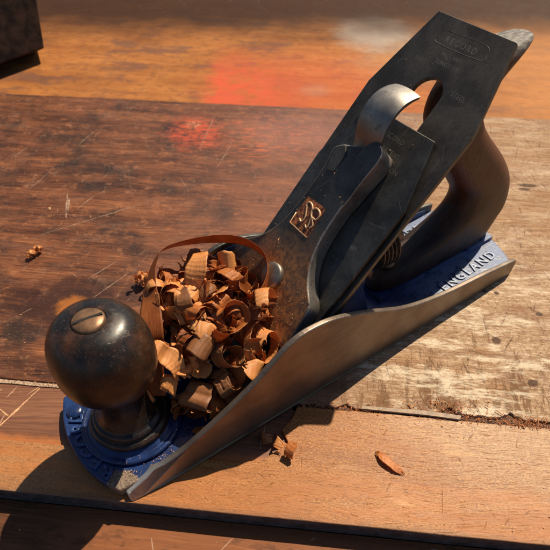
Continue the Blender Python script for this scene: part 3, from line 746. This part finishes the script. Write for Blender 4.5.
for A, B in zip(rows, rows[1:]):
    for k in range(len(A)): bm.faces.new((A[k], A[(k+1) % len(A)], B[(k+1) % len(A)], B[k]))
bm.faces.new(rows[0]); bm.faces.new(rows[-1][::-1]); bmesh.ops.recalc_face_normals(bm, faces=bm.faces)
lv = part('cam_lever', bm, M['lever'], lc); autosmooth(lv, 45)

# knob
kp = [(0, 8.3), (15.9, 8.3), (16.4, 9.2), (16.3, 10.6), (15.4, 11.6), (14.2, 12.0), (14.4, 13.2), (13.8, 14.4), (12.4, 15.2), (11.6, 17), (10.4, 20), (9.8, 24), (9.9, 28), (11.2, 32.8), (14.6, 37.2),
      (16.9, 41.6), (17.9, 46.0), (18.0, 50.4), (17.7, 55.0), (16.5, 59.8), (14.3, 63.8), (11.5, 66.4), (8.2, 67.6), (5.9, 67.9), (5.7, 67.3), (0, 67.3)]
kpc = [(v.x, v.y) for v in catmull([(r, z, 0) for r, z in kp[1:-2]], 4)]
kn = part('knob', finish(lathe([(0, 8.3)]+kpc+[(5.7, 67.3), (0, 67.3)], ringM, 80)), M['knob']); autosmooth(kn, 50)
ks = part('knob_screw', finish(lathe([(0, 65), (5.5, 65), (5.5, 68.1), (4.9, 68.7), (2.5, 69.1), (0, 69.2)], ringM, 48)), M['brass'], kn)
# slot across the screw head
an = math.radians(-8)
sb = bmesh.new(); bmesh.ops.create_cube(sb, size=1, matrix=Matrix.Translation(Vector((28.5, 0, 69.0))*S) @ Matrix.Rotation(an, 4, 'Z') @ Matrix.Diagonal((9.6*S, .95*S, .5*S, 1)))
part('screw_slot', sb, simple('slot_black', (.008, .006, .005), .8), ks, smooth=False)

# tote (rear handle)
stn = [(7.2, 160, 247.5, 8.8), (12, 160, 249.4, 9.0), (16, 164, 250.8, 9.1), (19.5, 172, 251.6, 9.2), (23, 186, 252.0, 9.4), (28, 200, 251.2, 9.8), (34, 208.5, 249.0, 10.2), (42, 210, 244.8, 10.6),
       (50, 204, 238.4, 10.8), (58, 196.5, 230.6, 10.8), (66, 189, 221.4, 10.6), (74, 183, 212, 10.2), (82, 178.5, 204.4, 9.8), (88, 176, 201.8, 9.5), (94, 176.5, 203.2, 9.4), (99.5, 179.5, 208.0, 9.2), (103.5, 183, 214.0, 8.8), (106.3, 188, 218.6, 8.0), (108.6, 193, 221.4, 6.8), (109.6, 198, 220.8, 4.8)]
cat = catmull([(a, b, c_) for a, b, c_, _ in stn], 3); catw = catmull([(d_, 0, 0) for *_, d_ in stn], 3)
bm = bmesh.new(); rings = []; n = 40
for v, w in zip(cat, catw):
    z, xa, xb = v.x, v.y, v.z; cx, rx = (xa+xb)/2, (xb-xa)/2; ry = w.x; ring = []
    for k in range(n):
        a = 2*math.pi*k/n; ca, sa = math.cos(a), math.sin(a); e = 2/2.35
        ex = 2/(2.5+2.0*min(1, max(0, (rx-18)/16)))
        ring.append(bm.verts.new(Vector((cx+rx*math.copysign(abs(ca)**ex, ca), ry*math.copysign(abs(sa)**e, sa), z))*S))
    rings.append(ring)
for A, B in zip(rings, rings[1:]):
    for k in range(n): bm.faces.new((A[k], A[(k+1) % n], B[(k+1) % n], B[k]))
bm.faces.new(rings[0][::-1]); bm.faces.new(rings[-1])
bmesh.ops.recalc_face_normals(bm, faces=bm.faces)
tt = part('handle', bm, M['tote'])
m_ = tt.modifiers.new('sub', 'SUBSURF'); m_.levels = 1; m_.render_levels = 1
part('handle_bolt', finish(lathe([(0, 0), (4.2, 0), (4, 1), (2.4, 1.8), (0, 2.0)], Matrix.Translation((170, 0, 19.5)), 32)), M['brass'], tt)

# ------------------------------------------------------------------ shavings
def ribbon(path, width, axis, mat, name, label, group=None, rag=.12, twist=0., cup=.0, seed=0, cat='wood shaving', thick=.07, rib=.10, taper=.5):
    """path: list of Vector (mm); axis: ribbon width direction (or a list of directions along the path)"""
    r = random.Random(seed)
    P = [Vector(p) for p in path]
    # resample evenly so that the fine ribs keep their pitch
    Ls = [0]
    for a, b in zip(P, P[1:]): Ls.append(Ls[-1]+(b-a).length)
    n = max(8, min(150, int(Ls[-1]/.42))); Q = []; k = 0
    for i in range(n+1):
        t = Ls[-1]*i/n
        while k < len(P)-2 and Ls[k+1] < t: k += 1
        d_ = Ls[k+1]-Ls[k]; Q.append(P[k].lerp(P[k+1], (t-Ls[k])/d_ if d_ > 1e-9 else 0))
    P = Q; org = min(P, key=lambda q: q.z).copy()
    bm = bmesh.new(); uvl = bm.loops.layers.uv.new('UVMap'); rows = []; L = 0; m = 10; uvs = {}
    axl = [Vector(q).normalized() for q in axis] if isinstance(axis, list) else None
    axis = axl[0] if axl else Vector(axis).normalized(); rn = r.uniform(0, 100)
    ea = [r.uniform(-1, 1) for _ in range(n+2)]; eb = [r.uniform(-1, 1) for _ in range(n+2)]
    for q in (ea, eb):
        for i in range(1, len(q)): q[i] = .72*q[i-1]+.28*q[i]*2.2
    endp = [[.7*math.sin(j*1.1+rn*(1+e_))+r.uniform(-.9, .9) for j in range(m+1)] for e_ in (0, 1)]
    ph = [r.uniform(0, 6.28) for _ in range(6)]
    for i, p in enumerate(P):
        t = (P[min(i+1, n)]-P[max(i-1, 0)]).normalized()
        if i: L += (P[i]-P[i-1]).length
        if axl:
            q = i/n*(len(axl)-1); k0 = min(int(q), len(axl)-2); axis = axl[k0].lerp(axl[k0+1], q-k0)
        a = (axis - t*axis.dot(t))
        if a.length < 1e-3: a = t.orthogonal()
        a.normalize(); nn = t.cross(a)
        f = i/n; ang = twist*(f-.5)+.12*math.sin(5*f+ph[0]); a2 = a*math.cos(ang)+nn*math.sin(ang); n2 = t.cross(a2)
        w = width*(1+.10*math.sin(6*f+ph[1])+.05*math.sin(17*f+ph[2]))
        endt = min(1, (1-taper)+taper*2.6*min(f, 1-f)*min(2.2, 14/max(4, Ls[-1]/2)))
        row = []
        for j in range(m+1):
            g = -1+2*j/m
            e = (ea[i] if j == 0 else eb[i] if j == m else 0)*rag*width*.05
            end_push = 0
            if i in (0, n): end_push = endp[0 if i == 0 else 1][j]*rag*1.3
            crin = rib*(.6*math.sin(L*3.4+1.3*math.sin(g*2+ph[3])+ph[4])+.4*math.sin(L*7.7+g*1.5+ph[5]))
            v = p + a2*(g*w*endt/2+e) + n2*(cup*width*(g*g-.4)*(1+.5*math.sin(4*f+ph[2]))+crin) + t*(end_push+.5*math.sin(g*3+ph[1])*rag)
            bv = bm.verts.new((v-org)*S); uvs[bv] = (L+rn, (g+1)*width/2+rn); row.append(bv)
        rows.append(row)
    # a few splits torn into the ends
    tears = set()
    for e_ in (0, 1):
        for _ in range(r.choice((0, 1, 1, 2)) if rag > .15 else 0):
            j = r.randint(2, m-2); dpt = r.randint(2, max(3, n//5))
            for q in range(dpt):
                if q < dpt*.7: tears.add((q if e_ == 0 else n-1-q, j))
    for i, (A, B) in enumerate(zip(rows, rows[1:])):
        for j in range(m):
            if (i, j) in tears and n > 14: continue
            f = bm.faces.new((A[j], A[j+1], B[j+1], B[j]))
            for lp_ in f.loops: lp_[uvl].uv = uvs[lp_.vert]
    o = obj(name, bm, mat, label=label, category=cat)
    if group: o['group'] = group
    o.location = org*S
    md = o.modifiers.new('thick', 'SOLIDIFY'); md.thickness = thick*S; md.offset = 0
    return o
def curl(c, axis, r0, r1, turns, width, mat, label, group=None, phase=0., pitch=0., rag=.4, cup=0, seed=0, name='wood_shaving', twist=0., rib=.10):
    q = random.Random(seed+9000); ax = Vector(axis).normalized(); e1 = ax.orthogonal().normalized(); e2 = ax.cross(e1); k = max(14, int(turns*34)); pts = []
    el_, ep, wb, wp = q.uniform(.05, .28), q.uniform(0, 3.1), q.uniform(0, .18), q.uniform(0, 6.28)
    for i in range(k+1):
        f = i/k; a = phase+2*math.pi*turns*f; rr = (r0+(r1-r0)*f)*(1+el_*math.cos(2*(a-ep))+wb*math.sin(3*a+wp))
        pts.append(Vector(c)+e1*rr*math.cos(a)+e2*rr*math.sin(a)+ax*(pitch*(f-.5)+wb*2*math.sin(2*a+wp)))
    return ribbon(pts, width, ax, mat, name, label, group, rag, twist, cup, seed, rib=rib)

hoop = catmull([(40.5, -3.5, 18), (43.5, 1.5, 28), (46.5, 4.8, 35.5), (49.5, 8.0, 42), (57.5, 23.0, 47), (64.9, 32.1, 50), (71, 33.9, 53), (81, 30.1, 54.5), (91.9, 24.0, 55), (99.2, 17.1, 54.5), (102.4, 9, 52.5), (100.9, 2.2, 48.5), (95.9, -2.6, 45), (90.2, -3.6, 44), (88, 1, 45.5), (91, 4.5, 47.5)], 7)
ribbon(hoop, 8.4, [(.85, -.5, .1), (.85, -.5, .1), (.75, -.6, .3), (.10, -.65, .75), (-.10, -.55, .80), (-.15, -.35, .9), (-.3, -.2, .9), (-.3, .1, .9), (-.3, .1, .9)], M['sh_h'], 'wood_shaving', 'long reddish brown shaving arching as a hoop over the whole heap', seed=2, rag=.05, taper=0, rib=.04)
# hand-placed prominent shavings
H = lambda *a, **k: curl(*a, **k)
ribbon(catmull([(83, 25, 50), (81.5, 22.5, 54), (78.5, 18.5, 55.5), (74.5, 15.0, 53), (71, 12.5, 47), (69, 10.5, 38)], 6), 8.2, (.70, -.68, .15), M['sh_a'], 'wood_shaving', 'broad pale strip of shaving bent over near the top of the heap inside the hoop', seed=3, rag=.1)
H((82, 11.5, 48), (.6, -.5, .5), 7.5, 5.0, .62, 10, M['sh_a'], 'ribbed pale shaving curled beside the broad pale strip', phase=2.2, seed=4, cup=.05)
H((91, 16.5, 48), (.3, .5, .8), 5.0, 3.5, .7, 9.5, M['sh_a'], 'pale shaving standing under the crest of the hoop', phase=.5, seed=5)
H((82, 4.5, 47), (.5, .75, .25), 9.5, 6, .55, 10.5, M['sh_b'], 'large brown shaving lying like a lid in the middle of the heap', phase=1.0, seed=6, cup=.04)
H((76.5, -4, 42), (.35, -.55, .75), 7.5, 4.5, .85, 12, M['sh_b'], 'wide shell shaped brown shaving facing the lever cap', phase=2.6, seed=7, pitch=4, cup=.07)
H((79.5, -10, 37), (.65, .3, .7), 8.2, 5.0, .8, 12, M['sh_b'], 'cupped orange brown shaving hanging towards the near cheek', phase=3.6, seed=8, pitch=5, cup=.08)
H((66.5, 4, 42), (.5, -.8, .1), 6.2, 4.2, .9, 10, M['sh_b'], 'barrel curled brown shaving in the centre of the heap', phase=.2, seed=9)
H((55.5, -1.5, 33), (.78, -.58, .1), 4.4, 3.6, .72, 11, M['sh_a'], 'pale half rolled shaving with an open dark end, low in the heap', phase=2.4, seed=10)
H((60, -9.5, 32), (.2, .9, .3), 5.2, 3.8, .55, 9, M['sh_a'], 'short pale shaving folded to a point above the grey rolled tube', phase=1.6, seed=11, cup=.05)
H((54.5, -10.5, 30), (.9, -.1, .3), 4.6, 3.2, .5, 9, M['sh_a'], 'small pale bent shaving beside the grey rolled tube', phase=4.2, seed=12, cup=.05)
H((54, -15.5, 20), (.50, -.85, .10), 4.9, 3.6, 2.3, 16, M['sh_c'], 'grey brown tube of tightly rolled shaving at the foot of the heap', seed=13, rag=.25, rib=.05)
H((65, -18.5, 24), (.8, -.2, .5), 5.0, 3.5, 1.2, 10, M['sh_c'], 'dull brown ringlet between the rolled tube and the near cheek', phase=.9, seed=14)
H((72.5, -21, 30), (.75, .55, .2), 6.5, 5.5, .42, 8.5, M['sh_a'], 'small orange square shaving lying against the near cheek', phase=1.1, seed=15, cup=.02)
H((64, -21, 19), (.7, .6, .4), 7.5, 5.5, .45, 7, M['sh_a'], 'narrow pale shaving leaning on the near cheek below the square one', phase=1.9, seed=16)
ribbon(catmull([(46.5, 5.0, 38), (46.2, 1.8, 41.5), (47.6, -1.2, 41.0), (48.6, -2.4, 38), (50.2, -4.4, 36.4), (50.8, -7.2, 34), (50.2, -9.5, 29)], 6), 7.4, (.85, .35, .15), M['sh_a'], 'wood_shaving', 'tall wavy pale shaving standing right beside the round knob', seed=17, rag=.5, twist=1.0, cup=.08)
H((45.6, -7.0, 26.5), (.7, .5, .5), 3.8, 3.0, .9, 7, M['sh_a'], 'splintered pale curl tucked under the side of the round knob', phase=.3, seed=18, rag=1.2)
H((64, 24, 40), (.5, .6, .6), 6.5, 4.5, .7, 8, M['sh_h'], 'red brown shaving inside the left end of the hoop', phase=2.0, seed=19, cup=.05)
H((88, 9.5, 47), (.1, .2, 1), 5.6, 5.0, .8, 7.5, M['sh_h'], 'deep red ring of shaving by the lever cap screw', phase=2.9, seed=20)
H((70.5, -12.5, 32), (.3, -.8, .5), 5.8, 3.6, 1.1, 10, M['sh_c'], 'dark grey brown roll under the cupped shaving', phase=4.0, seed=21)
H((62.5, -6.5, 36), (.9, .3, .3), 5.5, 4, .8, 9, M['sh_c'], 'dark shadowed shaving between the pale folded ones', phase=5, seed=22)
# the rest of the heap: small look-alikes
rr = random.Random(11)
def heap_top(x, y):                                     # rough height of the heap surface
    return max(12, min(49, 47-.035*(y-12)**2-.9*max(0, 64-x)-.25*max(0, x-84)))
for i in range(92):
    x = rr.uniform(46, 93); yc = rr.uniform(-24, 27)
    if i > 50: x = rr.uniform(56, 90); yc = rr.uniform(-2, 27)
    if x > 84: yc = rr.uniform(-12, 24)
    yc = max(yc, -17.5 if x > 66 else -14.5)
    ht = heap_top(x, yc); low = i % 3 == 0
    z = max(10, ht-rr.uniform(9, 20)) if low else ht-rr.uniform(1.5, 8)
    z = max(z, x-50)
    mat = rr.choice([M['sh_b'], M['sh_c'], M['sh_h']]) if low else rr.choice([M['sh_a'], M['sh_a'], M['sh_b'], M['sh_b'], M['sh_b'], M['sh_c'], M['sh_h']])
    small = rr.random() < .18
    curl((x, yc, z), (rr.gauss(0, 1), rr.gauss(0, 1), rr.gauss(0, .8)), rr.uniform(2.2, 3.6) if small else rr.uniform(5.0, 9.0), rr.uniform(1.6, 3) if small else rr.uniform(3.0, 5.5), rr.uniform(.45, 1.25),
         rr.uniform(2, 4.5) if small else rr.uniform(5.5, 9.5), mat,
         'small curled brown shaving in the heap between the knob and the lever cap', 'small shavings heaped in the throat of the plane',
         phase=rr.uniform(0, 6.3), seed=100+i, pitch=rr.uniform(0, 9), rag=rr.uniform(.3, .9), cup=rr.uniform(-.09, .10), rib=rr.uniform(.05, .22), twist=rr.gauss(0, .6))
for i in range(26):                                     # packed against the inside of the hoop
    x = rr.uniform(55, 84); yc = rr.uniform(14, 29) if i < 34 else rr.uniform(-4, 12); x = max(x, 58+.35*(yc-12)); z = min(47, 47-.55*max(0, 64-x))-rr.uniform(0, 9)
    curl((x, yc, z), (rr.gauss(0, 1), rr.gauss(0, 1), rr.gauss(0, .8)), rr.uniform(4.5, 7.5), rr.uniform(2.4, 4.4), rr.uniform(.6, 1.5), rr.uniform(5, 9),
         rr.choice([M['sh_a'], M['sh_b'], M['sh_b'], M['sh_h'], M['sh_c']]),
         'small curled brown shaving in the heap between the knob and the lever cap', 'small shavings heaped in the throat of the plane',
         phase=rr.uniform(0, 6.3), seed=1000+i, pitch=rr.uniform(0, 12), rag=rr.uniform(.3, 1.1), cup=rr.uniform(-.09, .10), rib=rr.uniform(.05, .2), twist=rr.gauss(0, .8))
for i in range(9):                                      # long loose coils
    x = rr.uniform(56, 88); yc = rr.uniform(-14, 24); z = heap_top(x, yc)-rr.uniform(0, 4)
    curl((x, yc, z), (rr.gauss(0, 1), rr.gauss(0, 1), rr.gauss(0, .5)), rr.uniform(2.6, 5), rr.uniform(1.8, 4.0), rr.uniform(1.4, 2.6), rr.uniform(1.6, 4.2), rr.choice([M['sh_a'], M['sh_a'], M['sh_b'], M['sh_h']]),
         'long narrow coil of shaving winding over the larger curls of the heap', 'long narrow coils in the heap',
         phase=rr.uniform(0, 6.3), seed=1300+i, pitch=rr.uniform(8, 17), rag=rr.uniform(.4, 1.0), cup=rr.uniform(-.1, .1), rib=rr.uniform(.04, .12), twist=rr.gauss(0, 1.2))
for i in range(46):                                     # torn threads and crumbs of shaving all through the heap
    x = rr.uniform(52, 90); yc = rr.uniform(-16, 26); b0 = Vector((x, yc, heap_top(x, yc)+rr.uniform(-5, 2)))
    dd = Vector((rr.gauss(0, 1), rr.gauss(0, 1), rr.gauss(0, .5))).normalized(); pts = [b0]
    for k in range(6):
        dd = (dd+Vector((rr.gauss(0, .45), rr.gauss(0, .45), rr.gauss(0, .4)))).normalized(); pts.append(pts[-1]+dd*1.3)
    ribbon(catmull(pts, 4), rr.uniform(.5, 1.8), (rr.gauss(0, 1), rr.gauss(0, 1), 1), rr.choice([M['sh_a'], M['sh_b']]), 'wood_shaving', 'torn narrow thread of shaving lying on the curls of the heap', 'torn threads in the heap', seed=700+i, rag=.6, rib=.05)
# frayed thin strands at the lever cap side
for i in range(16):
    b0 = Vector((rr.uniform(84, 90), rr.uniform(-11, 0), rr.uniform(37, 43)))
    pts = [b0]; dd = Vector((rr.uniform(.2, 1), rr.uniform(-.9, .1), rr.uniform(-.1, .7))).normalized()
    for k in range(5):
        dd = (dd+Vector((rr.gauss(0, .35), rr.gauss(0, .35), rr.gauss(0, .3)))).normalized(); pts.append(pts[-1]+dd*1.7)
    ribbon(catmull(pts, 3), rr.uniform(.4, 1.0), (0, .3, 1), M['sh_a'], 'wood_shaving', 'thin frayed strand of shaving sticking out towards the lever cap', 'frayed strands beside the lever cap', seed=300+i)

# loose shavings on the bench
LB = BW
def bcurl(a, b, z, axis, r0, r1, turns, w, mat, label, seed, **k):
    p = LB(a, b, z); return curl(p, axis, r0, r1, turns, w, mat, label, seed=seed, **k)
for k_, (a, b, lab) in enumerate(((-63.8, 121.4, 'tiny knot of curled shaving lying alone on the dark board at far left'), (2.7, 104.8, 'round fluffy clump of fine shaving on the bench beside the hoop'))):
    big = 1 if k_ == 0 else 1.25
    e = empty('shaving_clump', LB(a, b, 0), label=lab, category='shaving clump')
    for q in range(9 if k_ == 0 else 16):
        off = Vector((rr.gauss(0, 2.6 if k_ == 0 else 2.1), rr.gauss(0, 1.2 if k_ == 0 else 2.0), rr.uniform(1.6, 2.8 if k_ == 0 else 5.6)))*big
        if k_ == 0: off = Vector((off.x, off.x*.35+off.y, off.z))
        o = curl(Vector(LB(a, b, 0))+off, (rr.gauss(0, 1), rr.gauss(0, 1), rr.gauss(0, 1)), 1.8, 1.2, rr.uniform(.6, 1.3), 2.0, M['sh_a'], '', seed=500+q+40*k_, rag=.8, name='curl')
        del o['label']; del o['category']
        loc = o.location.copy(); o.parent = e; o.location = loc-e.location
p0 = LB(124.0, 17.0, .35); p1 = LB(134.5, 8.6, .5)
dn = (p1-p0); sd_ = dn.cross(Vector((0, 0, 1))).normalized()
ribbon(catmull([p0, p0+dn*.12+Vector((0, 0, .9)), p0+dn*.4+Vector((0, 0, 1.3))+sd_*.5, p0+dn*.75+Vector((0, 0, .7))+sd_*.3, p1], 6), 3.3, sd_, M['sh_b'], 'wood_shaving', 'single flat sliver shaped shaving lying on the light strip right of the plane', seed=60, rag=.9, cup=-.03, taper=.5, rib=.06)
bcurl(79, 19, .5, (.4, .6, .4), 4.2, 2.8, .8, 5.0, M['sh_c'], 'greyish loose shaving standing in the hollow beside the near cheek', 61, phase=1)
bcurl(85, 15.5, 1.8, (.8, .3, .3), 3.6, 2.4, .9, 4.0, M['sh_a'], 'light brown curl poking out of the hollow next to the greyish one', 62, phase=2)
bcurl(90, 13.5, 2.2, (.3, -.8, .2), 4.8, 3.0, .4, 4.4, M['sh_b'], 'thin brown shaving bent up at the end of the hollow', 63, phase=3.6)
# grey sliver along the seam
bm = bmesh.new(); q = finish(prism([(118, 37.4), (146, 37.0), (160, 36.2), (161, 38.2), (146, 39.2), (118.5, 38.9)], lambda a, b: (a, b, -.1), lambda a, b: (a, b, 1.1)))
sl = bench_obj('wood_sliver', q, simple('grey_wood', (.27, .18, .115), .6, 0, .3, .5, .3), label='long grey sliver of wood lying in the sawdust seam right of the plane', category='wood sliver')
bm.free()

# crumbs and sawdust as stuff
def flakes(name, pts, mat, size, label=None, cat='sawdust', seed=1, fib=.06):
    r = random.Random(seed); bm = bmesh.new()
    for p in pts:
        k = (.25+1.2*r.random()**2.2)*size; M3 = Matrix.Rotation(r.uniform(0, 6.28), 3, 'Z') @ Matrix.Rotation(r.gauss(0, .6), 3, 'X')
        el = r.uniform(.5, 1.5)*(r.uniform(2.5, 5) if r.random() < fib else 1)
        vs = [bm.verts.new((Vector(p)+M3 @ Vector(v)*k)*S) for v in ((-.5*el, -.3, 0), (.5*el, -.25, .1), (.45*el, .3, 0), (-.4*el, .25, .15), (0, 0, .45))]
        for a, b in ((0, 1), (1, 2), (2, 3), (3, 0)): bm.faces.new((vs[a], vs[b], vs[4]))
        bm.faces.new((vs[3], vs[2], vs[1], vs[0]))
    o = obj(name, bm, mat, smooth=False, kind='stuff', label=label, category=cat); return o
r = random.Random(5)
pts = []
for i in range(1300):                                     # seam on the right
    a = r.uniform(92, 215); pts.append(BW(a, 37.6+r.gauss(0, 1.5), -.4+abs(r.gauss(0, .35))))
for i in range(420): 
    a = r.gauss(156, 7); pts.append(BW(a, 42+r.gauss(0, 3), .0+abs(r.gauss(0, .5))))
for i in range(320): 
    a = r.gauss(186, 7); pts.append(BW(a, 38+r.gauss(0, 1.6), .3+abs(r.gauss(0, .4))))
flakes('sawdust', pts, M['dust_r'], .6, 'reddish sawdust packed along the open seam right of the plane', seed=2)
pts = [BW(r.uniform(-150, 60), 37.0+r.gauss(0, .75), -1.4+r.uniform(0, 1.2)) for i in range(800)]
pts += [BW(r.uniform(-60, 60), r.uniform(8, 36), -1.45) for i in range(40)]
pts += [BW(r.uniform(-55, 190), r.uniform(-60, -16), -9.6) for i in range(110)]
flakes('sawdust', pts, M['dust'], .5, 'pale sawdust in the seam and on the lower board left of the plane', seed=3)
pts = [BW(r.uniform(-220, 100), r.uniform(40, 300), -.15) for i in range(150)] + [BW(r.uniform(-150, 250), r.uniform(310, 500), -1.1) for i in range(50)] + [BW(r.uniform(90, 215), r.uniform(-12, 35), .1) for i in range(60)]
flakes('sawdust', pts, M['dust'], .7, 'crumbs of sawdust scattered thinly over the bench boards', seed=4)
for k_, (px, py, sz, lab) in enumerate(((-71, 163, 2.6, 'wood crumb lying highest at the left edge'), (-50, 147, 2.2, 'wood crumb nearest the long pale gouge'), (-44, 158, 1.9, 'smallest wood crumb beside the long pale gouge'))):
    o = flakes('wood_crumb', [BW(px, py, 0)], M['dust'], sz, seed=20+k_); del o['kind']; o['label'] = lab+' of the dark board'; o['category'] = 'wood crumb'
# sawdust on the plane itself
pts = []
for i in range(330):
    s_ = r.uniform(30, 60); y = r.uniform(-22, 14)
    pts.append(I(s_, y, ttop(s_)+.15))
for i in range(60):
    s_ = r.uniform(60, 110); y = YC+r.uniform(-9, 9); pts.append(I(s_, y, 11.6))
for i in range(40):
    s_ = r.uniform(60, 128); y = r.uniform(-23, 24); pts.append(I(s_, y, 2.75))
for i in range(16):
    s_ = r.uniform(128, 164); y = r.uniform(-17, 17)
    if abs(y) > 7 or s_ > 149: pts.append(I(s_, y, .12))
for i in range(200):
    a = r.uniform(-2.4, .9); q = r.uniform(17, 30); x, y = 28.5+q*math.cos(a), q*math.sin(a)
    if x > toe_x(y)+2 and abs(y) < 27: pts.append(Vector((x, y, 5.4 if q > 21 else 7.4)))
for i in range(80):
    pts.append(Vector((r.gauss(30, 3.5), r.gauss(-22.5, 2), 5.4+abs(r.gauss(0, .5)))))
for i in range(25):
    pts.append(Vector((r.gauss(16, 2.0), r.gauss(-21.5, 1.2), 5.4+abs(r.gauss(0, .4)))))
flakes('sawdust', pts, M['dust'], .40, 'fine sawdust sprinkled over the metal of the plane', seed=6)

# dark wooden block in the far corner
bm = bmesh.new()
b0 = [(129.5, 374), (69, 361), (60, 520), (160, 520)]; lean = (7, 16)
v0 = [bm.verts.new(Vector((x, y, 9.0))*S) for x, y in b0]; v1 = [bm.verts.new(Vector((x+lean[0]+8, y+lean[1], 62))*S) for x, y in b0]
vb = [bm.verts.new(Vector((x, y, -1.0))*S) for x, y in [(126, 398), (66, 386), (60, 520), (160, 520)]]
bm.faces.new(vb[::-1]); bm.faces.new(v1)
for k in range(4): bm.faces.new((vb[k], vb[(k+1) % 4], v0[(k+1) % 4], v0[k]))
for k in range(4): bm.faces.new((v0[k], v0[(k+1) % 4], v1[(k+1) % 4], v1[k]))
bmesh.ops.recalc_face_normals(bm, faces=bm.faces)
bk = obj('wooden_block', bm, M['block'], smooth=False, label='dark old wooden block standing on the orange board at the back left', category='wooden block'); bevel(bk, 1.2, 2)

# ------------------------------------------------------------------ light, world, camera
DX, DY = -.72, -.22
sd = Vector((DX, DY, -1)).normalized()
el = math.asin(-sd.z); az = math.atan2(-sd.x, -sd.y)     # compass from +Y towards +X
su = bpy.data.lights.new('sun', 'SUN'); su.energy = 5.0; su.angle = math.radians(.6); su.color = (1, .85, .64)
so = link(bpy.data.objects.new('sun', su)); so.rotation_euler = sd.to_track_quat('-Z', 'Y').to_euler()
w = bpy.data.worlds.new('World'); scene.world = w; w.use_nodes = True; nt = w.node_tree
sky = nt.nodes.new('ShaderNodeTexSky'); sky.sky_type = 'NISHITA'; sky.sun_disc = False
sky.sun_elevation = el; sky.sun_rotation = az
bg = nt.nodes['Background']; nt.links.new(sky.outputs[0], bg.inputs[0]); bg.inputs[1].default_value = .05

Rm = Matrix(((0, 0, 0), (0, 0, 0), (0, 0, 0)))
rvx, rvy, rvz = 0.613935941457246, -0.1899452355716329, -0.5944913544782
th = math.sqrt(rvx**2+rvy**2+rvz**2)
cam = bpy.data.cameras.new('camera'); co = link(bpy.data.objects.new('camera', cam))
Rq = Matrix.Rotation(th, 4, Vector((rvx, rvy, rvz))/th)
co.matrix_world = Matrix.Translation(Vector((14.308956, -120.363947, 185.95877))*S) @ Rq
cam.sensor_width = 36; cam.lens = 495.9415/550*36
cam.shift_x = 7.4676/550; cam.shift_y = 95.703/550
cam.clip_start = .01; cam.clip_end = 20
cam.dof.use_dof = True; cam.dof.focus_distance = .205; cam.dof.aperture_fstop = 22
scene.camera = co
scene.render.resolution_x = scene.render.resolution_y = 1024
vs = scene.view_settings; vs.view_transform = 'Standard'; vs.look = 'None'; vs.exposure = 0.40; vs.gamma = 1
